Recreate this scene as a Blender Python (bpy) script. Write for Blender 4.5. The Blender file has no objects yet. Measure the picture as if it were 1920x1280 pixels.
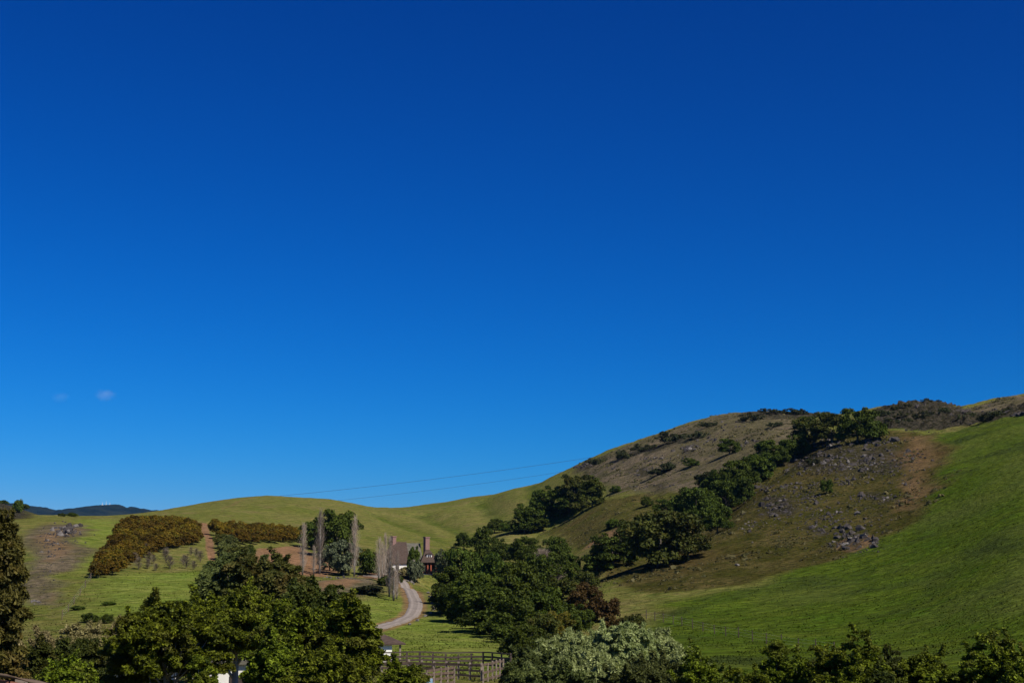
import bpy, math, random
import numpy as np
from mathutils import Vector, Matrix

S = bpy.context.scene
COL = S.collection
R = math.radians
rnd = random.Random(7)

# ------------------------------------------------------------------ camera
F = 2666.7            # focal length in pixels of the 1920 x 1280 photograph (50 mm on full frame)
HOR = 1100.0          # row of the eye level
PITCH = math.atan((HOR - 640.0) / F)
cam = bpy.data.cameras.new('camera')
cam.lens = 50.0
cam.sensor_width = 36.0
cam.clip_start = 0.5
cam.clip_end = 40000.0
camo = bpy.data.objects.new('camera', cam)
camo.rotation_euler = (math.pi / 2 + PITCH, 0, 0)
COL.objects.link(camo)
S.camera = camo

# ------------------------------------------------------------------ sky, sun, exposure
SUN_AZ, SUN_EL = 136.0, 45.0        # degrees clockwise from the view direction, and above the horizon
world = bpy.data.worlds.new('World')
S.world = world
world.use_nodes = True
wn = world.node_tree.nodes
wl = world.node_tree.links
wn.clear()
sky = wn.new('ShaderNodeTexSky')
sky.sky_type = 'NISHITA'
sky.sun_disc = False
sky.sun_elevation = R(SUN_EL)
sky.sun_rotation = R(SUN_AZ)
sky.altitude = 300
sky.air_density = 1.0
sky.dust_density = 0.25
sky.ozone_density = 4.0
sep_ = wn.new('ShaderNodeSeparateColor')          # the deep, polarised blue of the day: each channel steepened
cmb_ = wn.new('ShaderNodeCombineColor')
for k_, (gam_, mul_) in enumerate(((4.5, 0.00038), (1.65, 0.120), (1.35, 0.398))):
    pw_ = wn.new('ShaderNodeMath'); pw_.operation = 'POWER'; pw_.inputs[1].default_value = gam_
    ml_ = wn.new('ShaderNodeMath'); ml_.operation = 'MULTIPLY'; ml_.inputs[1].default_value = mul_
    wl.new(sep_.outputs[k_], pw_.inputs[0]); wl.new(pw_.outputs[0], ml_.inputs[0]); wl.new(ml_.outputs[0], cmb_.inputs[k_])
bg = wn.new('ShaderNodeBackground')
bg.inputs['Strength'].default_value = 0.10
wo = wn.new('ShaderNodeOutputWorld')
wl.new(sky.outputs[0], sep_.inputs[0])
wl.new(cmb_.outputs[0], bg.inputs['Color'])
wl.new(bg.outputs[0], wo.inputs['Surface'])

sd = bpy.data.lights.new('sun', 'SUN')
sd.energy = 5.0
sd.angle = R(0.55)
sd.color = (1.0, 0.94, 0.84)
so = bpy.data.objects.new('sun', sd)
tosun = Vector((math.sin(R(SUN_AZ)) * math.cos(R(SUN_EL)), math.cos(R(SUN_AZ)) * math.cos(R(SUN_EL)), math.sin(R(SUN_EL))))
so.rotation_euler = tosun.to_track_quat('Z', 'Y').to_euler()
so.location = (60, -40, 80)
COL.objects.link(so)

S.view_settings.view_transform = 'Standard'
S.view_settings.look = 'None'
S.view_settings.gamma = 1.0
S.view_settings.exposure = 0.25
S.view_settings.use_curve_mapping = False
S.render.engine = 'CYCLES'
S.cycles.max_bounces = 6
S.cycles.diffuse_bounces = 3
S.cycles.glossy_bounces = 2
S.cycles.transmission_bounces = 4
S.cycles.transparent_max_bounces = 8
S.cycles.volume_bounces = 0
S.cycles.use_denoising = True
S.cycles.denoiser = 'OPENIMAGEDENOISE'
S.cycles.denoising_input_passes = 'RGB_ALBEDO_NORMAL'
S.cycles.denoising_prefilter = 'ACCURATE'

# ------------------------------------------------------------------ numeric helpers
def ray(px, py):
    """pixel of the photograph -> (x / y, z / y) of its line of sight"""
    u = (px - 960.0) / F
    v = (640.0 - py) / F
    den = math.cos(PITCH) - v * math.sin(PITCH)
    return u / den, (math.sin(PITCH) + v * math.cos(PITCH)) / den

def _hash(ix, iy, seed):
    h = np.sin(ix * 127.1 + iy * 311.7 + seed * 74.7) * 43758.5453
    return h - np.floor(h)

def vnoise(x, y, seed=0):
    ix = np.floor(x); iy = np.floor(y)
    fx = x - ix; fy = y - iy
    fx = fx * fx * fx * (fx * (fx * 6 - 15) + 10); fy = fy * fy * fy * (fy * (fy * 6 - 15) + 10)
    a = _hash(ix, iy, seed); b = _hash(ix + 1, iy, seed)
    c = _hash(ix, iy + 1, seed); d = _hash(ix + 1, iy + 1, seed)
    return (a + (b - a) * fx) * (1 - fy) + (c + (d - c) * fx) * fy - 0.5

def fbm(x, y, seed=0, oct=4):
    s = 0.0; amp = 1.0
    for k in range(oct):
        ca, sa = math.cos(0.7 * k + seed), math.sin(0.7 * k + seed)
        s = s + amp * vnoise((x * ca - y * sa) * 2 ** k, (x * sa + y * ca) * 2 ** k, seed + k * 3.1)
        amp *= 0.5
    return s

# ------------------------------------------------------------------ the lie of the land
# for a fan of bearings (named by their column in the photograph): distance -> row at which the ground shows
NEAR = [(1, -1.7), (10, -2.1), (30, -5.0), (60, -7.8), (100, -8.2), (128, -8.2)]     # distance -> height, the same everywhere
FAR = [(2500, 1020), (9000, 1075)]
LAND = {
    -600: [(150, 1240), (200, 1190), (250, 1130), (300, 1065), (350, 1010), (420, 975), (600, 950), (750, 935), (900, 925), (1100, 945)],
    0: [(150, 1243), (200, 1185), (250, 1120), (300, 1060), (350, 1005), (390, 983), (450, 975), (600, 968), (700, 956), (800, 943), (880, 938), (1000, 950)],
    55: [(150, 1243), (200, 1182), (250, 1115), (300, 1055), (350, 1002), (390, 982), (450, 974), (600, 967), (700, 963), (800, 958), (880, 957), (1000, 970)],
    100: [(150, 1243), (200, 1178), (250, 1110), (300, 1050), (350, 1000), (385, 982), (450, 974), (600, 967), (680, 969), (800, 985), (1000, 1000)],
    200: [(150, 1243), (200, 1172), (250, 1105), (300, 1055), (350, 1010), (400, 980), (470, 972), (600, 967), (680, 969), (800, 980), (1000, 1000)],
    300: [(150, 1243), (200, 1165), (240, 1115), (280, 1078), (340, 1032), (400, 988), (480, 976), (600, 960), (690, 955), (800, 965), (1000, 985)],
    450: [(150, 1243), (200, 1165), (240, 1122), (280, 1088), (320, 1055), (360, 1030), (400, 1014), (450, 996), (550, 962), (680, 933), (760, 928), (900, 945), (1100, 970)],
    600: [(150, 1245), (200, 1185), (240, 1143), (270, 1116), (300, 1092), (325, 1077), (345, 1062), (400, 1032), (450, 1010), (550, 975), (680, 941), (760, 932), (900, 950), (1100, 975)],
    750: [(148, 1248), (165, 1231), (185, 1212), (200, 1197), (235, 1168), (270, 1136), (300, 1105), (325, 1080), (345, 1073), (365, 1066), (400, 1050), (500, 1010), (650, 975), (800, 956), (900, 950), (1050, 965)],
    900: [(148, 1248), (165, 1231), (190, 1206), (230, 1172), (270, 1140), (300, 1118), (340, 1092), (380, 1070), (450, 1040), (550, 1000), (700, 955), (800, 931), (860, 925), (1000, 945)],
    1050: [(148, 1248), (200, 1205), (250, 1168), (300, 1130), (340, 1100), (380, 1068), (430, 1033), (500, 988), (600, 938), (700, 896), (750, 886), (900, 910)],
    1125: [(148, 1248), (200, 1208), (240, 1175), (280, 1125), (320, 1080), (370, 1025), (430, 975), (490, 940), (580, 900), (660, 866), (710, 850), (740, 848), (900, 875)],
    1200: [(148, 1250), (200, 1212), (240, 1165), (280, 1110), (320, 1062), (360, 1012), (420, 958), (480, 926), (560, 888), (640, 848), (700, 826), (720, 825), (850, 850)],
    1350: [(148, 1250), (200, 1200), (240, 1145), (280, 1088), (310, 1042), (340, 1000), (400, 935), (470, 880), (560, 830), (640, 790), (700, 776), (720, 775), (850, 800)],
    1450: [(148, 1250), (190, 1202), (230, 1147), (270, 1088), (300, 1040), (340, 972), (380, 912), (420, 868), (480, 828), (560, 796), (640, 772), (690, 765), (800, 790)],
    1550: [(148, 1250), (186, 1202), (226, 1142), (265, 1078), (300, 1020), (340, 950), (380, 886), (420, 840), (440, 826), (480, 815), (560, 792), (640, 776), (680, 772), (800, 795)],
    1650: [(140, 1255), (180, 1198), (220, 1130), (260, 1060), (300, 990), (340, 922), (380, 862), (420, 815), (440, 806), (475, 810), (510, 800), (545, 776), (575, 762), (700, 795)],
    1740: [(135, 1255), (170, 1200), (210, 1122), (250, 1045), (290, 975), (330, 908), (370, 852), (410, 812), (430, 805), (465, 808), (500, 792), (535, 760), (560, 747), (700, 785)],
    1800: [(130, 1255), (160, 1203), (200, 1115), (240, 1035), (280, 962), (320, 900), (360, 850), (400, 812), (430, 796), (465, 795), (505, 784), (540, 768), (570, 762), (700, 790)],
    1860: [(128, 1255), (155, 1195), (195, 1100), (235, 1018), (275, 945), (315, 885), (355, 835), (395, 795), (420, 783), (455, 779), (500, 764), (540, 754), (560, 753), (680, 780)],
    1920: [(128, 1255), (150, 1188), (190, 1085), (230, 1000), (270, 930), (310, 870), (350, 820), (390, 780), (410, 770), (450, 764), (500, 746), (530, 738), (650, 765)],
    2100: [(128, 1245), (150, 1165), (190, 1060), (230, 970), (270, 898), (310, 838), (350, 785), (400, 738), (450, 722), (500, 716), (650, 745)],
    2700: [(128, 1245), (150, 1165), (190, 1060), (230, 970), (270, 898), (310, 838), (350, 785), (400, 738), (450, 722), (500, 716), (650, 745)],
}
LG = np.linspace(0.0, math.log(9000.0), 900)
AG = np.linspace(-0.75, 0.75, 601)
_rows = []
_as = []
for c in sorted(LAND):
    ds = [d for d, z in NEAR]; ts = [z / d for d, z in NEAR]
    for d, py in LAND[c] + FAR:
        if d > ds[-1] + 1:
            ds.append(d); ts.append(ray(c, py)[1])
    _rows.append(np.interp(LG, np.log(ds), ts))
    _as.append((c - 960.0) / F / 1.008)
_rows = np.array(_rows)
TG = np.empty((len(AG), len(LG)))
for j in range(len(LG)):
    TG[:, j] = np.interp(AG, _as, _rows[:, j])

def _smooth(arr, sig, axis):
    n = int(3 * sig)
    k = np.exp(-0.5 * (np.arange(-n, n + 1) / sig) ** 2); k /= k.sum()
    pad = [(0, 0), (0, 0)]; pad[axis] = (n, n)
    p = np.pad(arr, pad, mode='edge')
    return np.apply_along_axis(lambda v: np.convolve(v, k, mode='valid'), axis, p)
TG = _smooth(_smooth(TG, 5.0, 0), 3.5, 1)

def base_z(x, y):
    yy = np.maximum(y, 4.0)
    a = np.clip(x / yy, -0.749, 0.749)
    fa = (a - AG[0]) / (AG[1] - AG[0])
    fl = np.log(np.clip(yy, 1.001, 8990)) / (LG[1] - LG[0])
    ia = np.clip(fa.astype(int), 0, len(AG) - 2); il = np.clip(fl.astype(int), 0, len(LG) - 2)
    fa = fa - ia; fl = fl - il
    t = (TG[ia, il] * (1 - fa) + TG[ia + 1, il] * fa) * (1 - fl) + (TG[ia, il + 1] * (1 - fa) + TG[ia + 1, il + 1] * fa) * fl
    return t * yy

def sstep(e0, e1, v):
    t = np.clip((v - e0) / (e1 - e0), 0, 1)
    return t * t * (3 - 2 * t)

def seg_dist(x, y, pts):
    """distance from (x, y) to a polyline"""
    best = np.full(np.shape(x), 1e9)
    for (x0, y0), (x1, y1) in zip(pts[:-1], pts[1:]):
        dx, dy = x1 - x0, y1 - y0
        t = np.clip(((x - x0) * dx + (y - y0) * dy) / (dx * dx + dy * dy + 1e-9), 0, 1)
        best = np.minimum(best, np.hypot(x - x0 - t * dx, y - y0 - t * dy))
    return best

GULLIES = []          # (world polyline, depth, half width)
FLATS = []            # (x, y, radius, z): levelled spots under buildings
def gz(x, y):
    x = np.asarray(x, float); y = np.asarray(y, float)
    z = base_z(x, y)
    k = sstep(140, 260, y) * (1 - sstep(1500, 2500, y))
    z = z + k * (1.5 * fbm(x / 55, y / 55, 3, 3) + 0.55 * fbm(x / 14, y / 14, 5, 3))
    z = z + sstep(100, 160, y) * 0.16 * fbm(x / 2.6, y / 2.6, 9, 2)
    hill = sstep(0.03, 0.10, x / np.maximum(y, 30)) * sstep(330, 420, y) * (1 - sstep(1200, 1500, y))
    z = z + hill * (1.6 * np.abs(fbm(x / 18, y / 18, 21, 4)) + 0.5 * fbm(x / 5, y / 5, 23, 2))
    for pts, dep, wid in GULLIES:
        q = seg_dist(x, y, pts)
        z = z - dep * np.exp(-(q / wid) ** 2)
    for fx, fy, fr, fz in FLATS:
        m = 1 - sstep(fr, fr * 1.9, np.hypot(x - fx, y - fy))
        z = z * (1 - m) + fz * m
    return z

_DC = np.geomspace(60, 8500, 190)
def hit(px, py, dmin=60, dmax=8500):
    """where the line of sight of a pixel first meets the ground"""
    a, t = ray(px, py)
    d = _DC[(_DC >= dmin) & (_DC <= dmax)]
    g = gz(a * d, d) / d
    k = np.nonzero(g >= t)[0]
    i = int(k[0]) if len(k) else int(np.argmax(g))
    d = np.linspace(d[max(i - 1, 0)], d[min(i + 1, len(d) - 1)], 40)
    g = gz(a * d, d) / d
    k = np.nonzero(g >= t)[0]
    i = int(k[0]) if len(k) else int(np.argmax(g))
    return Vector((a * d[i], d[i], float(gz(a * d[i], d[i]))))

def hits(pxv, pyv):
    """hit() for many pixels at once"""
    rr = [ray(p, q) for p, q in zip(pxv, pyv)]
    A = np.array([r[0] for r in rr])[:, None]; T = np.array([r[1] for r in rr])
    d = _DC[(_DC > 100) & (_DC < 1200)][None, :]
    g = gz(A * d, d + 0 * A) / d
    out_ = []
    for i in range(len(T)):
        k = np.nonzero(g[i] >= T[i])[0]
        if len(k) == 0: dd_ = d[0, int(np.argmax(g[i]))]
        elif k[0] == 0: dd_ = d[0, 0]
        else:
            j = k[0]; f = (T[i] - g[i, j - 1]) / (g[i, j] - g[i, j - 1] + 1e-12)
            dd_ = d[0, j - 1] + f * (d[0, j] - d[0, j - 1])
        out_.append((A[i, 0] * dd_, dd_))
    out_ = np.array(out_)
    return np.column_stack([out_, gz(out_[:, 0], out_[:, 1])])

def onground(px, py, d):
    a, t = ray(px, py)
    return Vector((a * d, d, float(gz(a * d, d))))

def at(px, py, d):
    a, t = ray(px, py)
    return Vector((a * d, d, t * d))

def poly_world(pix):
    out = []
    for q in pix:
        p = hit(q[0], q[1]) if len(q) == 2 else at(*q)
        out.append((p.x, p.y))
    return out

_g = []
for pix, dep, wid in (
    ([(840, 1100), (900, 1040), (960, 1008), (1030, 975), (1090, 950), (1135, 925)], 3.5, 9.0),
    ([(1090, 1085), (1170, 1055), (1280, 1005), (1370, 930), (1440, 885), (1490, 850)], 3.5, 8.0),
    ([(790, 962), (850, 985), (900, 1010)], 2.2, 8.0),
    ([(700, 960), (790, 992), (850, 1015)], 1.6, 7.0),
    ([(900, 940), (930, 965), (960, 985)], 1.8, 8.0),
    ([(1000, 905), (1000, 935), (985, 955)], 1.5, 7.0)):
    _g.append((poly_world(pix), dep, wid))
GULLIES.extend(_g)

# ------------------------------------------------------------------ object helpers
def link(o, parent=None):
    COL.objects.link(o)
    if parent is not None:
        o.parent = parent
    return o

def tag(o, label=None, cat=None, group=None, kind=None):
    if label: o['label'] = label
    if cat: o['category'] = cat
    if group: o['group'] = group
    if kind: o['kind'] = kind
    return o

def empty(name, loc, rz=0.0, label=None, cat=None, group=None):
    o = bpy.data.objects.new(name, None)
    o.location = loc
    o.rotation_euler = (0, 0, rz)
    o.empty_display_size = 0.5
    COL.objects.link(o)
    return tag(o, label, cat, group)

def mesh_np(name, verts, faces, mat=None, smooth=False, tint=None):
    """faces: an (n, k) array, every face with k corners"""
    verts = np.asarray(verts, np.float32); faces = np.asarray(faces, np.int32)
    me = bpy.data.meshes.new(name)
    n, k = faces.shape
    me.vertices.add(len(verts)); me.vertices.foreach_set('co', verts.ravel())
    me.loops.add(n * k); me.loops.foreach_set('vertex_index', faces.ravel())
    me.polygons.add(n); me.polygons.foreach_set('loop_start', np.arange(0, n * k, k, dtype=np.int32))
    me.update(calc_edges=True)
    me.polygons.foreach_set('use_smooth', np.full(n, smooth, dtype=bool))
    if tint is not None:
        at_ = me.attributes.new('tint', 'FLOAT', 'FACE')
        at_.data.foreach_set('value', np.asarray(tint, np.float32))
    if mat is not None:
        me.materials.append(mat)
    return me

class MB:
    """collects boxes, tubes and free faces into one mesh"""
    def __init__(s): s.v = []; s.f = []
    def face(s, pts):
        b = len(s.v); s.v += [tuple(p) for p in pts]; s.f.append(tuple(range(b, b + len(pts))))
    def box(s, x0, x1, y0, y1, z0, z1, rz=0.0, c=(0, 0)):
        b = len(s.v)
        for z in (z0, z1):
            for x, y in ((x0, y0), (x1, y0), (x1, y1), (x0, y1)):
                if rz:
                    dx, dy = x - c[0], y - c[1]
                    x, y = c[0] + dx * math.cos(rz) - dy * math.sin(rz), c[1] + dx * math.sin(rz) + dy * math.cos(rz)
                s.v.append((x, y, z))
        s.f += [(b, b + 3, b + 2, b + 1), (b + 4, b + 5, b + 6, b + 7), (b, b + 1, b + 5, b + 4), (b + 1, b + 2, b + 6, b + 5), (b + 2, b + 3, b + 7, b + 6), (b + 3, b, b + 4, b + 7)]
        return s
    def beam(s, p, q, w, h):
        """a board from p to q, w thick, h high"""
        p = Vector(p); q = Vector(q)
        d = (q - p).normalized()
        side = d.cross(Vector((0, 0, 1)))
        side = side.normalized() if side.length > 1e-4 else Vector((1, 0, 0))
        up = side.cross(d)
        b = len(s.v)
        for e in (p, q):
            for i, j in ((-1, -1), (1, -1), (1, 1), (-1, 1)):
                s.v.append(tuple(e + side * (i * w / 2) + up * (j * h / 2)))
        s.f += [(b, b + 1, b + 2, b + 3), (b + 7, b + 6, b + 5, b + 4), (b, b + 4, b + 5, b + 1), (b + 1, b + 5, b + 6, b + 2), (b + 2, b + 6, b + 7, b + 3), (b + 3, b + 7, b + 4, b)]
        return s
    def tube(s, pts, rad, n=6):
        b = len(s.v); m = len(pts)
        for i, p in enumerate(pts):
            p = Vector(p)
            d = (Vector(pts[min(i + 1, m - 1)]) - Vector(pts[max(i - 1, 0)]))
            d = d.normalized() if d.length > 1e-6 else Vector((0, 0, 1))
            ref = Vector((1, 0, 0)) if abs(d.x) < 0.8 else Vector((0, 1, 0))
            e1 = d.cross(ref).normalized(); e2 = d.cross(e1)
            r = rad[i] if hasattr(rad, '__len__') else rad
            for k in range(n):
                an = 2 * math.pi * k / n
                s.v.append(tuple(p + (e1 * math.cos(an) + e2 * math.sin(an)) * r))
        for i in range(m - 1):
            for k in range(n):
                k2 = (k + 1) % n
                s.f.append((b + i * n + k, b + i * n + k2, b + (i + 1) * n + k2, b + (i + 1) * n + k))
        s.f.append(tuple(b + (m - 1) * n + k for k in range(n)))
        s.f.append(tuple(b + k for k in reversed(range(n))))
        return s
    def mesh(s, name, mat, smooth=False):
        me = bpy.data.meshes.new(name)
        me.from_pydata(s.v, [], s.f)
        if smooth:
            me.polygons.foreach_set('use_smooth', np.full(len(me.polygons), True, dtype=bool))
        if mat is not None: me.materials.append(mat)
        return me
    def build(s, name, mat, parent=None, smooth=False):
        return link(bpy.data.objects.new(name, s.mesh(name, mat, smooth)), parent)

# ------------------------------------------------------------------ materials
def new_mat(name):
    m = bpy.data.materials.new(name); m.use_nodes = True
    nt = m.node_tree; nt.nodes.clear()
    out = nt.nodes.new('ShaderNodeOutputMaterial')
    return m, nt, out

def N(nt, typ, **kw):
    n = nt.nodes.new(typ)
    for k, v in kw.items():
        if k.startswith('_'): setattr(n, k[1:], v)
        else: n.inputs[k.replace('__', ' ')].default_value = v
    return n

def math_n(nt, op, a, b=None, clamp=False):
    n = nt.nodes.new('ShaderNodeMath'); n.operation = op; n.use_clamp = clamp
    for i, v in enumerate((a, b)):
        if v is None: continue
        if isinstance(v, (int, float)): n.inputs[i].default_value = v
        else: nt.links.new(v, n.inputs[i])
    return n.outputs[0]

def mix_n(nt, fac, a, b, mode='MIX'):
    n = nt.nodes.new('ShaderNodeMix'); n.data_type = 'RGBA'; n.blend_type = mode
    for sock, v in ((n.inputs[0], fac), (n.inputs[6], a), (n.inputs[7], b)):
        if isinstance(v, (int, float)): sock.default_value = v
        elif isinstance(v, tuple): sock.default_value = v + (1.0,) if len(v) == 3 else v
        else: nt.links.new(v, sock)
    return n.outputs[2]

def noise_n(nt, vec, scale, detail=4, rough=0.55, dist=0.0):
    n = nt.nodes.new('ShaderNodeTexNoise')
    n.inputs['Scale'].default_value = scale; n.inputs['Detail'].default_value = detail
    n.inputs['Roughness'].default_value = rough; n.inputs['Distortion'].default_value = dist
    nt.links.new(vec, n.inputs['Vector'])
    return n.outputs['Fac']

def ramp01(nt, v, lo, hi):
    n = nt.nodes.new('ShaderNodeMapRange'); n.inputs[1].default_value = lo; n.inputs[2].default_value = hi
    nt.links.new(v, n.inputs[0])
    return n.outputs[0]

def principled(nt, out, col, rough=0.8, spec=0.2, bump=None, bstr=0.3, bdist=0.05):
    p = nt.nodes.new('ShaderNodeBsdfPrincipled')
    if isinstance(col, tuple): p.inputs['Base Color'].default_value = col + (1,)
    else: nt.links.new(col, p.inputs['Base Color'])
    p.inputs['Roughness'].default_value = rough
    p.inputs['Specular IOR Level'].default_value = spec
    if bump is not None:
        b = nt.nodes.new('ShaderNodeBump'); b.inputs['Strength'].default_value = bstr; b.inputs['Distance'].default_value = bdist
        nt.links.new(bump, b.inputs['Height']); nt.links.new(b.outputs[0], p.inputs['Normal'])
    nt.links.new(p.outputs[0], out.inputs['Surface'])
    return p

def plain_mat(name, c1, c2, scale=3.0, rough=0.8, spec=0.2, bstr=0.3, bdist=0.02, stretch=None):
    m, nt, out = new_mat(name)
    tc = nt.nodes.new('ShaderNodeTexCoord')
    v = tc.outputs['Object']
    if stretch:
        mp = nt.nodes.new('ShaderNodeMapping'); mp.inputs['Scale'].default_value = stretch
        nt.links.new(v, mp.inputs['Vector']); v = mp.outputs[0]
    n = noise_n(nt, v, scale, 5, 0.6)
    col = mix_n(nt, ramp01(nt, n, 0.3, 0.7), c1, c2)
    principled(nt, out, col, rough, spec, n, bstr, bdist)
    return m

def leaf_mat(name, dark, light, var=0.25, trans=0.22, rough=0.6, third=None):
    """leaves: colour from the leaf's own tint, with tree to tree change"""
    m, nt, out = new_mat(name)
    at_ = nt.nodes.new('ShaderNodeAttribute'); at_.attribute_name = 'tint'
    oi = nt.nodes.new('ShaderNodeObjectInfo')
    col = mix_n(nt, at_.outputs['Fac'], dark, light)
    if third:
        tc = nt.nodes.new('ShaderNodeTexCoord')
        nn = noise_n(nt, tc.outputs['Object'], 0.55, 2, 0.5)
        col = mix_n(nt, ramp01(nt, nn, 0.52, 0.72), col, third)
    h = nt.nodes.new('ShaderNodeHueSaturation')
    nt.links.new(col, h.inputs['Color'])
    nt.links.new(math_n(nt, 'ADD', math_n(nt, 'MULTIPLY', oi.outputs['Random'], 0.022), 0.486), h.inputs['Hue'])
    nt.links.new(math_n(nt, 'ADD', math_n(nt, 'MULTIPLY', oi.outputs['Random'], var * 2), 1 - var), h.inputs['Value'])
    p = nt.nodes.new('ShaderNodeBsdfPrincipled')
    nt.links.new(h.outputs[0], p.inputs['Base Color'])
    p.inputs['Roughness'].default_value = rough; p.inputs['Specular IOR Level'].default_value = 0.10
    t = nt.nodes.new('ShaderNodeBsdfTranslucent')
    tcol = mix_n(nt, 1.0, h.outputs[0], (1.0, 1.0, 0.45), 'MULTIPLY')
    nt.links.new(tcol, t.inputs['Color'])
    mx = nt.nodes.new('ShaderNodeMixShader'); mx.inputs[0].default_value = trans
    nt.links.new(p.outputs[0], mx.inputs[1]); nt.links.new(t.outputs[0], mx.inputs[2])
    nt.links.new(mx.outputs[0], out.inputs['Surface'])
    return m

M = {}
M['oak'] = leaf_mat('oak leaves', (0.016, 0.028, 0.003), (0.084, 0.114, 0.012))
M['oak_near'] = leaf_mat('oak leaves with painted glints', (0.010, 0.019, 0.002), (0.215, 0.265, 0.015), var=0.15, third=(0.095, 0.095, 0.014))  # wide tint range paints sun glints and dark gaps into the leaf colour
M['oak_olive'] = leaf_mat('olive oak leaves', (0.024, 0.034, 0.006), (0.080, 0.092, 0.014), third=(0.085, 0.075, 0.014))
M['euc'] = leaf_mat('swept grey green leaves', (0.028, 0.040, 0.010), (0.140, 0.160, 0.040), var=0.15)
M['euc_tan'] = leaf_mat('tan tipped leaves', (0.030, 0.042, 0.008), (0.130, 0.132, 0.026), var=0.1, third=(0.150, 0.120, 0.028))
M['willow'] = leaf_mat('silvery willow leaves', (0.110, 0.145, 0.042), (0.480, 0.540, 0.220), var=0.12, trans=0.3)
M['orchard'] = leaf_mat('orchard leaves with rusty flush', (0.050, 0.039, 0.004), (0.190, 0.118, 0.009), var=0.35, third=(0.066, 0.078, 0.008))
M['rust'] = leaf_mat('rusty brown leaves', (0.032, 0.021, 0.006), (0.088, 0.054, 0.014))
M['olive'] = leaf_mat('grey olive leaves', (0.045, 0.058, 0.026), (0.135, 0.150, 0.080), var=0.15)
M['cypress'] = leaf_mat('brown tinged conifer sprays', (0.026, 0.026, 0.006), (0.125, 0.105, 0.022), third=(0.140, 0.090, 0.022))
M['tanbrush'] = leaf_mat('dry tan brush', (0.105, 0.090, 0.034), (0.320, 0.265, 0.115), var=0.15)
M['yellow'] = leaf_mat('yellow green leaves', (0.060, 0.058, 0.008), (0.160, 0.135, 0.016))
M['scrub'] = leaf_mat('dark hillside scrub', (0.022, 0.028, 0.010), (0.062, 0.068, 0.026))
M['tussock'] = leaf_mat('olive and tan tussocks', (0.038, 0.042, 0.012), (0.130, 0.112, 0.042), var=0.0)
M['bark'] = plain_mat('grey bark', (0.045, 0.038, 0.032), (0.11, 0.095, 0.08), 2.5, 0.9, 0.1, 0.5, 0.05, (1, 1, 0.2))
M['palebark'] = plain_mat('pale lichen bark', (0.13, 0.118, 0.10), (0.30, 0.275, 0.24), 3.0, 0.9, 0.1, 0.5, 0.03, (1, 1, 0.3))
M['twig'] = plain_mat('bare grey twigs', (0.19, 0.15, 0.11), (0.34, 0.27, 0.205), 1.2, 0.9, 0.1, 0.2, 0.02)
M['deadtwig'] = plain_mat('brown bare twigs', (0.085, 0.068, 0.045), (0.15, 0.12, 0.085), 1.2, 0.9, 0.1, 0.2, 0.02)
M['rock'] = plain_mat('weathered grey rock', (0.020, 0.017, 0.016), (0.088, 0.075, 0.066), 1.8, 0.9, 0.15, 0.8, 0.12)
M['rockpale'] = plain_mat('pale grey stone', (0.075, 0.066, 0.058), (0.20, 0.178, 0.158), 1.6, 0.9, 0.15, 0.6, 0.06)
M['roof'] = plain_mat('weathered brown shingle', (0.045, 0.031, 0.024), (0.095, 0.065, 0.050), 2.2, 0.9, 0.15, 0.6, 0.04, (1, 1, 3.0))
M['roofmoss'] = plain_mat('mossy grey shingle', (0.07, 0.068, 0.05), (0.15, 0.135, 0.105), 1.2, 0.9, 0.15, 0.6, 0.04, (1, 1, 3.0))
M['white'] = plain_mat('white plaster', (0.66, 0.63, 0.57), (0.80, 0.78, 0.72), 1.5, 0.9, 0.2, 0.3, 0.01)
M['brick'] = plain_mat('pinkish brick', (0.15, 0.080, 0.064), (0.28, 0.175, 0.15), 6.0, 0.9, 0.15, 0.7, 0.03, (1, 1, 2.5))
M['redwood'] = plain_mat('red stained timber', (0.20, 0.050, 0.024), (0.31, 0.085, 0.040), 4.0, 0.6, 0.3, 0.2, 0.01, (1, 1, 0.2))
M['darkwood'] = plain_mat('dark timber', (0.035, 0.026, 0.020), (0.070, 0.050, 0.038), 4.0, 0.8, 0.2, 0.3, 0.01)
M['fence'] = plain_mat('weathered grey boards', (0.070, 0.047, 0.033), (0.155, 0.110, 0.080), 3.0, 0.9, 0.15, 0.5, 0.01, (1, 1, 0.25))
M['fencepale'] = plain_mat('sun bleached timber', (0.17, 0.135, 0.105), (0.30, 0.245, 0.195), 3.0, 0.9, 0.15, 0.5, 0.01, (1, 1, 0.25))
M['fencedark'] = plain_mat('dark brown stained rail', (0.045, 0.032, 0.026), (0.095, 0.068, 0.055), 3.0, 0.8, 0.2, 0.4, 0.01)
M['road'] = plain_mat('pinkish grey gravel drive', (0.185, 0.152, 0.130), (0.27, 0.228, 0.198), 0.7, 0.95, 0.1, 0.3, 0.02)
M['wire'] = plain_mat('dark cable', (0.03, 0.03, 0.035), (0.05, 0.05, 0.055), 1.0, 0.6, 0.3, 0.0)
M['steel'] = plain_mat('galvanised wire', (0.25, 0.25, 0.25), (0.35, 0.35, 0.35), 3.0, 0.5, 0.4, 0.0)
M['blue'] = plain_mat('faded blue plastic', (0.10, 0.17, 0.24), (0.16, 0.25, 0.33), 3.0, 0.5, 0.4, 0.1)
M['rust_steel'] = plain_mat('rusty brown steel', (0.14, 0.055, 0.035), (0.24, 0.10, 0.06), 4.0, 0.8, 0.2, 0.3)
m, nt, out = new_mat('rutted gravel drive')
tc = nt.nodes.new('ShaderNodeTexCoord')
at_ = nt.nodes.new('ShaderNodeAttribute'); at_.attribute_name = 'tint'
n1_ = noise_n(nt, tc.outputs['Object'], 0.7, 5, 0.65)
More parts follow.
